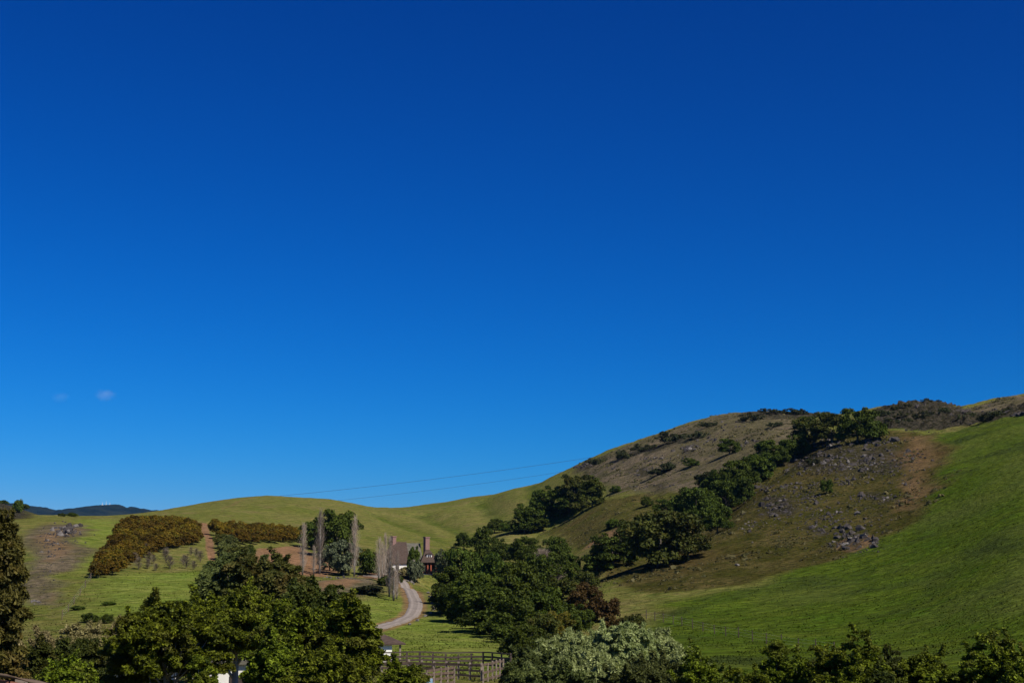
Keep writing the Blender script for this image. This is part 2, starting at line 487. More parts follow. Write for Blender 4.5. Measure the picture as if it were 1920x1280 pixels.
f_ = math_n(nt, 'ADD', math_n(nt, 'MULTIPLY', at_.outputs['Fac'], 0.55), math_n(nt, 'MULTIPLY', ramp01(nt, n1_, 0.3, 0.7), 0.45))
principled(nt, out, mix_n(nt, f_, (0.135, 0.112, 0.088), (0.285, 0.240, 0.205)), 0.95, 0.1, n1_, 0.5, 0.05)
M['road'] = m
m, nt, out = new_mat('dark window glass')
principled(nt, out, (0.015, 0.018, 0.022), 0.08, 0.5)
M['glass'] = m

# ---- ground cover: four painted regions (dry, dirt, lush, mauve) broken up by noise
m, nt, out = new_mat('grazed hill grass')
tc = nt.nodes.new('ShaderNodeTexCoord')
P = tc.outputs['Object']
at_ = nt.nodes.new('ShaderNodeAttribute'); at_.attribute_name = 'cover'
sep = nt.nodes.new('ShaderNodeSeparateColor'); nt.links.new(at_.outputs['Color'], sep.inputs[0])
big = noise_n(nt, P, 0.018, 5, 0.6, 0.6)
mid = noise_n(nt, P, 0.09, 6, 0.65, 0.4)
fine = noise_n(nt, P, 0.9, 6, 0.7)
mp = nt.nodes.new('ShaderNodeMapping'); mp.inputs['Scale'].default_value = (0.10, 0.45, 0.9); nt.links.new(P, mp.inputs['Vector'])
streak = noise_n(nt, mp.outputs[0], 1.0, 5, 0.65, 0.3)
def edge(chan, amt=0.9):
    e = math_n(nt, 'ADD', chan, math_n(nt, 'MULTIPLY', math_n(nt, 'SUBTRACT', math_n(nt, 'ADD', math_n(nt, 'MULTIPLY', mid, 0.6), math_n(nt, 'MULTIPLY', fine, 0.4)), 0.5), amt))
    return ramp01(nt, e, 0.3, 0.7)
mp2 = nt.nodes.new('ShaderNodeMapping'); mp2.inputs['Scale'].default_value = (0.35, 1.1, 2.2); nt.links.new(P, mp2.inputs['Vector'])
tuft = noise_n(nt, mp2.outputs[0], 1.0, 4, 0.75, 0.2)
grass = mix_n(nt, ramp01(nt, big, 0.35, 0.65), (0.112, 0.118, 0.024), (0.175, 0.150, 0.050))
grass = mix_n(nt, ramp01(nt, streak, 0.42, 0.62), grass, (0.088, 0.108, 0.022))
grass = mix_n(nt, ramp01(nt, mid, 0.52, 0.66), grass, (0.150, 0.128, 0.048))
blot = noise_n(nt, P, 0.035, 4, 0.6, 1.0)
lush_dim = mix_n(nt, ramp01(nt, mid, 0.35, 0.65), (0.052, 0.092, 0.008), (0.080, 0.106, 0.012))  # fresh green, darkened in colour for the right slope's weaker sun and vignette
lush_dim = mix_n(nt, ramp01(nt, streak, 0.45, 0.62), lush_dim, (0.046, 0.066, 0.008))
lush_dim = mix_n(nt, ramp01(nt, big, 0.48, 0.64), lush_dim, (0.082, 0.100, 0.020))
lush_dim = mix_n(nt, ramp01(nt, blot, 0.50, 0.64), lush_dim, (0.040, 0.056, 0.012))
meadow = mix_n(nt, ramp01(nt, mid, 0.35, 0.65), (0.120, 0.165, 0.028), (0.162, 0.172, 0.040))
meadow = mix_n(nt, ramp01(nt, streak, 0.48, 0.62), meadow, (0.104, 0.138, 0.018))
dry = mix_n(nt, ramp01(nt, mid, 0.42, 0.60), (0.048, 0.045, 0.010), (0.086, 0.068, 0.024))
dry = mix_n(nt, ramp01(nt, fine, 0.48, 0.64), dry, (0.034, 0.039, 0.008))
dry = mix_n(nt, ramp01(nt, big, 0.5, 0.66), dry, (0.072, 0.052, 0.020))
mauve = mix_n(nt, ramp01(nt, mid, 0.44, 0.58), (0.150, 0.116, 0.076), (0.082, 0.074, 0.032))
mauve = mix_n(nt, ramp01(nt, fine, 0.48, 0.62), mauve, (0.084, 0.072, 0.050))
mauve = mix_n(nt, ramp01(nt, big, 0.48, 0.62), mauve, (0.098, 0.084, 0.044))
dirt = mix_n(nt, ramp01(nt, mid, 0.3, 0.7), (0.230, 0.122, 0.068), (0.165, 0.105, 0.058))
ex_ = nt.nodes.new('ShaderNodeAttribute'); ex_.attribute_name = 'extra'
sex = nt.nodes.new('ShaderNodeSeparateColor'); nt.links.new(ex_.outputs['Color'], sex.inputs[0])
def soft(chan, lo, hi, amt=0.5):
    return ramp01(nt, math_n(nt, 'ADD', chan, math_n(nt, 'MULTIPLY', math_n(nt, 'SUBTRACT', mid, 0.5), amt)), lo, hi)
col = mix_n(nt, soft(sex.outputs[1], 0.15, 0.75), grass, meadow)
col = mix_n(nt, soft(sep.outputs[2], 0.15, 0.85), col, lush_dim)
col = mix_n(nt, edge(sep.outputs[0]), col, dry)
col = mix_n(nt, edge(at_.outputs['Alpha']), col, mauve)
col = mix_n(nt, edge(sep.outputs[1], 0.7), col, dirt)
crag = mix_n(nt, ramp01(nt, fine, 0.42, 0.60), (0.018, 0.018, 0.009), (0.062, 0.052, 0.038))
col = mix_n(nt, edge(sex.outputs[0], 1.3), col, crag)
speck = mix_n(nt, ramp01(nt, tuft, 0.34, 0.66), (0.42, 0.44, 0.40), (1.55, 1.52, 1.46))
col = mix_n(nt, 1.0, col, speck, 'MULTIPLY')
bsum = math_n(nt, 'ADD', math_n(nt, 'MULTIPLY', fine, 0.5), math_n(nt, 'MULTIPLY', tuft, 0.5))
principled(nt, out, col, 0.95, 0.0, bsum, 1.0, 0.9)
M['ground'] = m

m, nt, out = new_mat('far wooded slope')
tc = nt.nodes.new('ShaderNodeTexCoord')
nn = noise_n(nt, tc.outputs['Object'], 0.012, 6, 0.65)
principled(nt, out, mix_n(nt, ramp01(nt, nn, 0.4, 0.62), (0.005, 0.010, 0.008), (0.016, 0.021, 0.015)), 0.95, 0.05, nn, 1.0, 25.0)
M['mountain'] = m

# ------------------------------------------------------------------ ground
HOUSE = hit(765, 1077)
FLATS.append((HOUSE.x, HOUSE.y + 3, 9.0, HOUSE.z))

COVER = [  # (channel, weight, softness in metres, outline in the photograph)
    (0, 1.0, 7.0, [(1105, 1098), (1240, 1112), (1390, 1098), (1480, 1075), (1560, 1052), (1640, 1020), (1720, 968), (1770, 925), (1793, 885), (1765, 830), (1700, 808), (1560, 812), (1400, 860), (1260, 960), (1150, 1040)]),
    (3, 1.0, 9.0, [(1075, 880), (1150, 845), (1280, 800), (1380, 772), (1480, 768), (1540, 775), (1530, 800), (1490, 835), (1400, 880), (1300, 925), (1180, 920), (1110, 905)]),
    (3, 0.95, 6.0, [(1625, 775), (1690, 760), (1750, 752), (1800, 767), (1920, 742), (1990, 735), (1990, 755), (1920, 772), (1840, 788), (1730, 803), (1650, 800)]),
    (1, 0.50, 8.0, [(1690, 812), (1745, 818), (1792, 880), (1780, 915), (1720, 960), (1660, 960), (1690, 900), (1640, 860)]),
    (1, 0.55, 2.0, [(1555, 1035), (1600, 1040), (1650, 1018), (1640, 1000), (1570, 1010)]),
    (1, 0.62, 4.0, [(1085, 1035), (1130, 1000), (1185, 985), (1175, 1005), (1120, 1038)]),
    (0, 0.6, 5.0, [(1000, 985), (1130, 940), (1330, 900), (1250, 960), (1150, 1000), (1080, 1040)]),
    (2, 1.0, 5.0, [(1180, 1215), (1260, 1130), (1400, 1105), (1485, 1068), (1580, 1028), (1680, 975), (1748, 915), (1775, 872), (1745, 815), (1860, 785), (1990, 768), (2150, 800), (2150, 1260), (1190, 1275)]),
    (5, 0.9, 5.0, [(690, 1262), (700, 1180), (800, 1150), (850, 1140), (960, 1190), (1000, 1262)]),
    (5, 1.0, 4.0, [(600, 1150), (650, 1122), (740, 1118), (758, 1140), (740, 1168), (600, 1190)]),
    (5, 0.9, 8.0, [(150, 1160), (200, 1085), (380, 1070), (420, 1160)]),
    (5, 0.8, 7.0, [(150, 975), (230, 973), (215, 1040), (165, 1085), (140, 1060)]),
    (3, 0.95, 6.0, [(20, 1135), (40, 1000), (90, 981), (162, 984), (152, 1045), (120, 1090), (70, 1145)]),
    (1, 0.52, 6.0, [(40, 1060), (60, 1000), (110, 986), (155, 990), (140, 1030), (90, 1060)]),
    (1, 0.50, 4.0, [(60, 1140), (70, 1115), (105, 1110), (100, 1135)]),
    (1, 0.72, 1.6, [(470, 1050), (478, 1026), (560, 1022), (610, 1045), (640, 1072), (615, 1083), (560, 1078)]),
    (3, 0.8, 2.5, [(585, 1090), (660, 1082), (715, 1092), (722, 1112), (640, 1120), (590, 1112)]),
    (1, 0.60, 2.0, [(590, 1092), (640, 1084), (690, 1090), (660, 1104), (600, 1108)]),
    (1, 1.0, 0.9, [(374, 980), (389, 980), (397, 1010), (407, 1056), (392, 1060), (384, 1015)]),
    (1, 0.42, 1.2, [(398, 975), (404, 975), (424, 953), (452, 941), (478, 933), (476, 931), (446, 937), (416, 950)]),
    (1, 0.75, 2.0, [(668, 1082), (715, 1072), (790, 1078), (785, 1086), (710, 1090)]),
    (5, 0.9, 8.0, [(1185, 1168), (1290, 1186), (1400, 1206), (1520, 1225), (1480, 1262), (1190, 1262)]),
    (4, 1.5, 5.0, [(1612, 778), (1690, 757), (1745, 748), (1800, 765), (1838, 778), (1835, 792), (1740, 806), (1650, 808)]),
    (4, 1.4, 4.0, [(1835, 790), (1880, 772), (1990, 748), (1990, 764), (1920, 774), (1850, 792)]),
    (4, 0.62, 7.0, [(1480, 850), (1560, 835), (1680, 838), (1720, 870), (1650, 892), (1540, 890), (1440, 905)]),
    (4, 0.72, 5.0, [(1410, 940), (1450, 928), (1500, 945), (1490, 972), (1430, 970)]),
    (4, 0.70, 3.0, [(1512, 985), (1545, 980), (1562, 998), (1530, 1006)]),
    (4, 0.75, 3.0, [(1565, 1005), (1595, 985), (1612, 1000), (1615, 1030), (1590, 1036)]),
    (4, 0.65, 3.0, [(1605, 922), (1650, 918), (1690, 936), (1640, 944)]),
    (4, 0.62, 6.0, [(1265, 838), (1310, 832), (1330, 848), (1280, 856)]),
    (4, 0.60, 6.0, [(1170, 880), (1230, 870), (1260, 886), (1190, 896)]),
    (4, 0.60, 5.0, [(1175, 912), (1225, 905), (1290, 908), (1230, 920)]),
    (4, 0.75, 8.0, [(1380, 775), (1440, 764), (1540, 774), (1530, 786), (1430, 788)]),
    (4, 0.65, 7.0, [(1140, 858), (1215, 838), (1320, 806), (1330, 818), (1230, 850), (1150, 868)]),
    (4, 0.75, 6.0, [(1074, 880), (1100, 862), (1120, 866), (1100, 884)]),
    (4, 1.0, 14.0, [(-80, 975), (-60, 940), (0, 936), (40, 945), (64, 962), (50, 972)]),
    (0, 0.9, 12.0, [(-60, 975), (0, 950), (30, 946), (66, 965), (50, 974)]),
]
COVERW = [(c, w, s, poly_world(p)) for c, w, s, p in COVER]

DRIVE_PIX = [(685, 1183), (710, 1177), (735, 1170), (760, 1160), (776, 1146), (779, 1128), (771, 1111), (758, 1098), (750, 1089), (736, 1083), (715, 1082), (690, 1079)]
DRIVE_XY = poly_world(DRIVE_PIX)

def in_poly(x, y, pts):
    ins = np.zeros(np.shape(x), bool)
    n = len(pts)
    for i in range(n):
        x0, y0 = pts[i]; x1, y1 = pts[(i + 1) % n]
        c = ((y0 > y) != (y1 > y)) & (x < (x1 - x0) * (y - y0) / ((y1 - y0) if abs(y1 - y0) > 1e-9 else 1e-9) + x0)
        ins ^= c
    return ins

def cover(x, y):
    xw = x + 5.0 * fbm(x / 16, y / 16, 31, 3); yw = y + 9.0 * fbm(x / 16, y / 16, 37, 3)
    out = np.zeros((len(x), 6))
    for c, w, s, pts in COVERW:
        k = min(1.0, s / 6.0)
        xq = x * (1 - k) + xw * k; yq = y * (1 - k) + yw * k
        px_ = [p[0] for p in pts]; py_ = [p[1] for p in pts]
        sel = np.nonzero((xq > min(px_) - s) & (xq < max(px_) + s) & (yq > min(py_) - s) & (yq < max(py_) + s))[0]
        if not len(sel): continue
        xq, yq = xq[sel], yq[sel]
        d = seg_dist(xq, yq, pts + [pts[0]])
        sd_ = np.where(in_poly(xq, yq, pts), d, -d)
        out[sel, c] = np.maximum(out[sel, c], w * sstep(-s, s, sd_))
    q_ = seg_dist(x, y, DRIVE_XY)
    out[:, 1] = np.maximum(out[:, 1], 0.62 * (1 - sstep(1.6, 3.4, q_)))
    for pts, dep, wid in GULLIES[2:]:
        out[:, 2] = np.maximum(out[:, 2], 0.62 * np.exp(-(seg_dist(x, y, pts) / 4.5) ** 2))
    return out

sx = np.concatenate([np.linspace(-0.95, -0.40, 36)[:-1], np.linspace(-0.40, 0.40, 520), np.linspace(0.40, 0.95, 36)[1:]])
rows = np.concatenate([np.linspace(-60, 90, 24)[:-1], np.geomspace(170, 880, 470) - 80, np.geomspace(900, 9000, 60)])
GX = sx[None, :] * (rows[:, None] + 90.0)
GY = np.repeat(rows[:, None], len(sx), 1)
gx, gy = GX.ravel(), GY.ravel()
gzv = gz(gx, gy)
nr, nc = GX.shape
idx = np.arange(nr * nc).reshape(nr, nc)
quads = np.stack([idx[:-1, :-1], idx[:-1, 1:], idx[1:, 1:], idx[1:, :-1]], -1).reshape(-1, 4)
def paint(me, cv):
    ca = me.attributes.new('cover', 'FLOAT_COLOR', 'POINT')
    ca.data.foreach_set('color', np.ascontiguousarray(cv[:, :4], np.float32).ravel())
    ce = me.attributes.new('extra', 'FLOAT_COLOR', 'POINT')
    ce.data.foreach_set('color', np.column_stack([cv[:, 4], cv[:, 5], 0 * cv[:, 4], 0 * cv[:, 4] + 1]).astype(np.float32).ravel())
gcv = cover(gx, gy)
gzv = gzv + gcv[:, 4] ** 2 * (1.7 * np.abs(fbm(gx / 4.5, gy / 4.5, 61, 4)) + 0.5 * fbm(gx / 1.6, gy / 1.6, 67, 2))
me = mesh_np('ground', np.stack([gx, gy, gzv], 1), quads, M['ground'], True)
paint(me, gcv)
ground = link(bpy.data.objects.new('ground', me))
tag(ground, 'grazed green and brown hills around a small valley', 'hillside', kind='structure')

# far blue mountains
prof = [(-700, 930), (-300, 938), (-60, 941), (0, 942), (35, 943), (60, 947), (85, 954), (108, 958), (135, 953), (165, 945), (185, 942), (215, 943), (238, 951), (262, 952), (280, 954), (330, 965), (450, 975), (700, 980)]
pxs = np.linspace(-700, 700, 420)
pys = np.interp(pxs, [p[0] for p in prof], [p[1] for p in prof])
dd = np.linspace(-1, 1, 56)
D0 = 6200.0
V = []
for px_, py_ in zip(pxs, pys):
    a_, t_ = ray(px_, py_)
    V.append((a_, t_ * D0))
V = np.array(V)
yy = D0 + 1500 * dd
X = V[:, 0][:, None] * D0 + 0 * yy[None, :]
Y = np.repeat(yy[None, :], len(V), 0)
fall = np.clip(1 - np.abs(dd) ** 1.25, 0, 1)[None, :]
Z = V[:, 1][:, None] * fall + 60 * (1 - fall) - 140 * np.abs(fbm(X / 420, Y / 420, 51, 4)) * (1 - fall) * 2.2 + 16 * fbm(X / 70, Y / 70, 57, 4) * (0.4 + fall * 0.6)
idx = np.arange(X.size).reshape(X.shape)
q = np.stack([idx[:-1, :-1], idx[1:, :-1], idx[1:, 1:], idx[:-1, 1:]], -1).reshape(-1, 4)
mo = link(bpy.data.objects.new('mountains', mesh_np('mountains', np.stack([X.ravel(), Y.ravel(), Z.ravel()], 1), q, M['mountain'], True)))
tag(mo, 'dark blue wooded mountains far beyond the green field', 'mountains', kind='structure')
MTOP = mo

# ------------------------------------------------------------------ gravel drive
def strip(name, pix, widths, lift, mat):
    pts = [hit(*p) for p in pix]
    c = []
    n = len(pts)
    for i in range(n - 1):
        p0, p1, p2, p3 = pts[max(i - 1, 0)], pts[i], pts[i + 1], pts[min(i + 2, n - 1)]
        for k in range(14):
            t = k / 14
            q_ = 0.5 * ((2 * p1) + (p2 - p0) * t + (2 * p0 - 5 * p1 + 4 * p2 - p3) * t * t + (3 * p1 - p0 - 3 * p2 + p3) * t ** 3)
            c.append((q_.x, q_.y, widths[i] * (1 - t) + widths[i + 1] * t))
    c.append((pts[-1].x, pts[-1].y, widths[-1]))
    v = []; f = []
    m_ = 9
    for i, (x, y, w) in enumerate(c):
        x0, y0 = c[max(i - 1, 0)][:2]; x1, y1 = c[min(i + 1, len(c) - 1)][:2]
        l = math.hypot(x1 - x0, y1 - y0) + 1e-9
        nx_, ny_ = (y1 - y0) / l, -(x1 - x0) / l
        zs = []
        for k in range(m_):
            s_ = (k / (m_ - 1) - 0.5) * w
            zs.append(float(gz(x + nx_ * s_, y + ny_ * s_)))
        for k in range(m_):
            s_ = (k / (m_ - 1) - 0.5) * (w + 0.25 * math.sin(i * 1.3 + k) * (k in (0, m_ - 1)))
            lf = -0.35 if k in (0, m_ - 1) else lift
            zz = zs[k] * 0.6 + sum(zs) / m_ * 0.4
            v.append((x + nx_ * s_, y + ny_ * s_, zz + lf))
    for i in range(len(c) - 1):
        for k in range(m_ - 1):
            f.append((i * m_ + k, i * m_ + k + 1, (i + 1) * m_ + k + 1, (i + 1) * m_ + k))
    wear = [0.1, 0.55, 1.0, 0.5, 0.35, 1.0, 0.6, 0.1]
    o = link(bpy.data.objects.new(name, mesh_np(name, v, f, mat, True, [wear[k % 8] for k in range(len(f))])))
    return o, c
drive, drive_c = strip('driveway', DRIVE_PIX,
                       [2.6, 2.8, 3.0, 3.2, 3.3, 3.2, 3.0, 2.9, 3.6, 5.0, 4.6, 3.6], 0.14, M['road'])
tag(drive, 'curving pinkish grey gravel driveway climbing to the house', 'driveway', kind='structure')

# ------------------------------------------------------------------ the farmhouse
def hip(mb, x0, x1, y0, y1, ze, zr, rx0, rx1, ov=0.35, th=0.14):
    """hipped or gabled roof: eaves rectangle, ridge from rx0 to rx1, with real thickness"""
    X0, X1, Y0, Y1 = x0 - ov, x1 + ov, y0 - ov, y1 + ov
    ym = (y0 + y1) / 2
    top = [(X0, Y0, ze), (X1, Y0, ze), (X1, Y1, ze), (X0, Y1, ze), (rx0, ym, zr), (rx1, ym, zr)]
    bot = [(x, y, z - th) for x, y, z in top]
    b = len(mb.v); mb.v += top + bot
    for f in ((0, 1, 5, 4), (1, 2, 5), (2, 3, 4, 5), (3, 0, 4)):
        mb.f.append(tuple(b + i for i in f)); mb.f.append(tuple(b + 6 + i for i in reversed(f)))
    for i, j in ((0, 1), (1, 2), (2, 3), (3, 0)):
        mb.f.append((b + j, b + i, b + 6 + i, b + 6 + j))
    return mb

def window(parent, x, z, w, h, y, mat_frame, muntin=True, name='window'):
    """a window set into a wall that faces -y: frame proud of the wall, glass behind it, a sill"""
    fr = MB(); t = 0.10
    fr.box(x - w / 2 - t, x + w / 2 + t, y - 0.07, y + 0.05, z + h, z + h + t)
    fr.box(x - w / 2 - t, x - w / 2, y - 0.07, y + 0.05, z, z + h)
    fr.box(x + w / 2, x + w / 2 + t, y - 0.07, y + 0.05, z, z + h)
    if muntin:
        fr.box(x - 0.035, x + 0.035, y - 0.05, y + 0.04, z, z + h)
    o = fr.build(name, mat_frame, parent)
    MB().box(x - w / 2, x - (0.035 if muntin else -w / 2), y - 0.02, y + 0.03, z + 0.002, z + h - 0.002).build('pane', M['glass'], o)
    if muntin:
        MB().box(x + 0.035, x + w / 2, y - 0.02, y + 0.03, z + 0.002, z + h - 0.002).build('pane', M['glass'], o)
    MB().box(x - w / 2 - t - 0.05, x + w / 2 + t + 0.05, y - 0.14, y + 0.05, z - t, z - 0.001).build('sill', mat_frame, o)
    return o

house = empty('farmhouse', HOUSE, R(9), 'white walled farmhouse with steep brown shingle roof and two brick chimneys', 'house')
w = MB()
w.box(-6.3, 0.0, 0.0, 7.0, -0.6, 2.75)
w.build('wall', M['white'], house)
MB().box(0.003, 3.3, 1.4, 7.4, -0.6, 2.9).build('wall', M['white'], house)
r1 = hip(MB(), -6.3, 0.0, 0.0, 7.0, 2.75, 8.0, -3.6, -0.2).build('roof', M['roof'], house)
r2 = hip(MB(), 0.1, 3.4, 1.4, 7.4, 2.9, 7.75, -1.2, 3.3).build('roof', M['roofmoss'], house)
# left chimney on the ridge
c1 = MB().box(-3.9, -2.9, 3.0, 4.0, 6.3, 9.15, R(28), (-3.4, 3.5))
c1.box(-4.0, -2.8, 2.9, 4.1, 9.15, 9.4, R(28), (-3.4, 3.5))
c1.build('chimney', M['brick'], r1)
# right wing: porch with red posts under a hipped roof, dormer, tall chimney
r3 = hip(MB(), 3.4, 7.1, -0.6, 4.2, 3.05, 6.1, 4.4, 5.4, 0.40).build('roof', M['roof'], house)
MB().box(3.403, 7.05, 1.2, 4.2, -0.6, 2.9).build('wall', M['darkwood'], house)
c2 = MB().box(4.1, 5.3, 2.2, 3.2, 4.4, 9.0, R(28), (4.7, 2.7))
c2.box(4.0, 5.4, 2.1, 3.3, 9.0, 9.25, R(28), (4.7, 2.7))
c2.build('chimney', M['brick'], r3)
dm = MB().box(4.52, 5.78, 0.15, 1.7, 3.70, 4.92)
dmo = dm.build('dormer', M['white'], house)
drf = MB().box(4.36, 5.94, -0.05, 2.2, 4.921, 5.03)
drf.face([(4.36, -0.05, 5.031), (5.94, -0.05, 5.031), (5.15, -0.05, 5.40)])
drf.face([(4.36, -0.05, 5.031), (5.15, -0.05, 5.40), (5.15, 2.2, 5.40), (4.36, 2.2, 5.031)])
drf.face([(5.94, -0.05, 5.031), (5.94, 2.2, 5.031), (5.15, 2.2, 5.40), (5.15, -0.05, 5.40)])
drf.build('dormer_roof', M['roof'], dmo)
window(dmo, 5.15, 3.92, 0.84, 0.84, 0.148, M['white'])
MB().box(3.2, 7.3, -0.9, 1.2, -0.6, 0.14).build('porch_step', M['white'], house)
for x in (3.55, 4.75, 5.55, 6.95):
    p = MB().box(x - 0.16, x + 0.16, -0.52, -0.20, 0.14, 2.9)
    p.box(x - 0.24, x + 0.24, -0.58, -0.14, 0.142, 0.36)
    p.build('porch_post', M['redwood'], house)
MB().box(3.40, 7.10, -0.50, -0.22, 2.62, 2.88).build('porch_beam', M['darkwood'], house)
for x in (4.2, 6.25):
    d_ = MB()
    d_.box(x - 0.50, x - 0.38, 1.12, 1.198, 0.15, 2.4); d_.box(x + 0.38, x + 0.50, 1.12, 1.198, 0.15, 2.4); d_.box(x - 0.38, x + 0.38, 1.12, 1.198, 2.25, 2.4)
    do = d_.build('door', M['redwood'], house)
    MB().box(x - 0.38, x + 0.38, 1.15, 1.196, 0.15, 2.25).build('pane', M['glass'], do)
window(house, -2.6, 0.95, 0.8, 1.1, -0.002, M['white'])
window(house, -4.9, 0.95, 0.8, 1.1, -0.002, M['white'])
window(house, 1.6, 0.95, 0.8, 1.1, 1.398, M['white'])

# stable at the paddock, partly behind the oak
b0 = onground(700, 1240, 152)
barn = empty('stable', b0, R(14), 'low white stable with brown hipped roof and corner post by the paddock', 'stable')
MB().box(-3.5, 1.9, -0.3, 4.4, -0.5, 2.05).build('wall', M['white'], barn)
hip(MB(), -4.2, 3.0, -0.5, 5.0, 2.05, 3.25, -1.6, 0.6, 0.25, 0.16).build('roof', M['roof'], barn)
for x in (2.75, -3.9):
    MB().box(x - 0.09, x + 0.09, -0.42, -0.24, -0.3, 1.90).build('post', M['fencepale'], barn)
MB().box(-1.2, -0.1, -0.38, -0.302, -0.2, 1.8).build('door', M['darkwood'], barn)

# white outbuildings glimpsed under the front oaks
def outbuilding(px0, px1, py_top, d, depth, rz, label, doors=1):
    p0, p1 = at(px0, py_top, d), at(px1, py_top, d)
    L = p1.x - p0.x
    g = onground((px0 + px1) / 2, 1275, d)
    o = empty('outbuilding', g, rz, label, 'shed')
    H = p0.z - g.z
    MB().box(-L / 2, L / 2, 0, depth, -0.5, H - 0.25).build('wall', M['white'], o)
    rf = MB()
    rf.box(-L / 2 - 0.3, L / 2 + 0.3, -0.35, depth + 0.3, H - 0.25, H - 0.05)
    rf.build('roof', M['roofmoss'], o)
    for k in range(doors):
        x = -L / 2 + L * (k + 0.5) / doors
        MB().box(x - 0.5, x + 0.5, -0.06, -0.002, -0.2, min(2.0, H - 0.5)).build('door', M['darkwood'], o)
    return o
outbuilding(212, 318, 1254, 98, 4.0, R(6), 'small white shed glimpsed under the leftmost of the front oaks', 1)
ob = outbuilding(362, 470, 1238, 104, 5.0, R(6), 'larger white shed half hidden behind the middle front oak', 2)
ck = at(556, 1270, 92)
ckg = onground(556, 1275, 92)
cc = empty('brick_grill', ckg, R(20), 'small red brick garden grill with a pipe under the front oak', 'grill')
MB().box(-0.35, 0.35, -0.3, 0.3, -0.2, ck.z - ckg.z).build('brick_body', M['brick'], cc)
MB().tube([(-0.5, 0, -0.2), (-0.5, 0, ck.z - ckg.z + 0.25)], 0.04, 8).build('pipe', M['steel'], cc)

# ------------------------------------------------------------------ fences
def rail_fence(name, pts, n_post, h, rails, label, mats, pw=0.18, rail_h=0.19, cat='fence', cap=False, zbase=None):
    """timber fence along world points: separate posts and boards"""
    P3 = [Vector(p) for p in pts]
    seg = [(b_ - a_).length for a_, b_ in zip(P3[:-1], P3[1:])]
    tot = sum(seg)
    pos = []
    for i in range(n_post):
        s_ = tot * i / (n_post - 1); k = 0
        while k < len(seg) - 1 and s_ > seg[k]:
            s_ -= seg[k]; k += 1
        q_ = P3[k].lerp(P3[k + 1], min(1, s_ / seg[k]))
        pos.append(Vector((q_.x, q_.y, float(gz(q_.x, q_.y)))))
    root = empty(name, pos[0], 0, label, cat)
    o0 = pos[0]
    r_ = random.Random(len(label))
    for p in pos:
        q_ = p - o0
        e = r_.uniform(-0.04, 0.06)
        MB().box(q_.x - pw / 2, q_.x + pw / 2, q_.y - pw / 2, q_.y + pw / 2, q_.z - 0.4, q_.z + h + e, r_.uniform(-.1, .1), (q_.x, q_.y)).build('post', mats[0], root)
    for zr in rails:
        for a_, b_ in zip(pos[:-1], pos[1:]):
            A, B = a_ - o0, b_ - o0
            off = Vector((0, -pw / 2 - 0.025, 0))
            MB().beam(A + off + Vector((0, 0, zr + r_.uniform(-.03, .03))), B + off + Vector((0, 0, zr + r_.uniform(-.03, .03))), 0.045, rail_h).build('rail', mats[1], root)
    if cap:
        for a_, b_ in zip(pos[:-1], pos[1:]):
            MB().beam(a_ - o0 + Vector((0, 0, h + 0.09)), b_ - o0 + Vector((0, 0, h + 0.10)), 0.22, 0.12).build('cap_rail', mats[1], root)
    return root
def G(px, d): return onground(px, 1250, d)
rail_fence('paddock_fence', [G(690, 146), G(770, 146), G(900, 146), G(958, 143)], 13, 1.45, (0.35, 0.75, 1.12), 'long dark brown rail fence along the far side of the paddock', (M['fencedark'], M['fencedark']), cap=True)
rail_fence('corral_fence', [G(716, 134), G(780, 133), G(850, 131), G(903, 129)], 9, 1.55, (0.4, 0.85, 1.3), 'weathered corral fence with pale posts in the middle of the paddock', (M['fencepale'], M['fence']))
rail_fence('corral_hurdle', [G(906, 127), G(925, 130), G(944, 134)], 6, 1.65, (0.25, 0.85, 1.5), 'pale timber hurdle fence angled at the end of the paddock', (M['fencepale'], M['fence']), pw=0.13)
rail_fence('corral_gate', [G(800, 119), G(822, 121), G(852, 124)], 5, 1.6, (0.3, 0.75, 1.15, 1.5), 'low pale corral gate nearest the bottom edge beside the blue barrel', (M['fencepale'], M['fence']), pw=0.13)
bq = G(805, 118.5)
barrel = empty('barrel', bq, 0, 'faded blue barrel standing by the corral gate', 'barrel')
MB().tube([(0, 0, z) for z in (0, 0.02, 0.3, 0.33, 0.62, 0.65, 0.93, 0.95)], [0.27, 0.29, 0.29, 0.305, 0.305, 0.29, 0.29, 0.27], 16).build('body', M['blue'], barrel, True)
MB().tube([(0, 0, 0.952), (0, 0, 0.985)], [0.26, 0.25], 16).build('lid', M['fencepale'], barrel, True)

def wire_fence(name, pix, h, label, mat, wires=(0.4, 0.8, 1.2), rad=0.05, wr=0.006):
    pos = [hit(*p) for p in pix]
    root = empty(name, pos[0], 0, label, 'fence')
    r_ = random.Random(11)
    for p in pos:
        q_ = p - pos[0]
        tx, ty = r_.uniform(-.07, .07), r_.uniform(-.07, .07)
        MB().tube([q_ + Vector((0, 0, -0.3)), q_ + Vector((tx, ty, h + r_.uniform(-.15, .1)))], [rad, rad * 0.85], 6).build('post', mat, root)
    for z in wires:
        MB().tube([p - pos[0] + Vector((0, -rad, z)) for p in pos], wr, 4).build('wire', M['steel'], root)
    return root
wire_fence('wire_fence', [(1212, 1160), (1228, 1163), (1244, 1166), (1262, 1169), (1279, 1173), (1299, 1178), (1318, 1183), (1340, 1188), (1361, 1192), (1385, 1195), (1411, 1201), (1437, 1206), (1465, 1211), (1497, 1216), (1530, 1221), (1565, 1226)], 1.45,
           'line of thin dark fence posts crossing the green slope', M['fencedark'], rad=0.075)
wire_fence('orchard_fence', [(196, 1040), (190, 1052), (183, 1064), (176, 1076), (170, 1088), (160, 1102), (150, 1116), (139, 1132), (128, 1147), (116, 1162)], 1.4,
           'grey post fence running down the left edge of the orchard', M['fence'], rad=0.06)

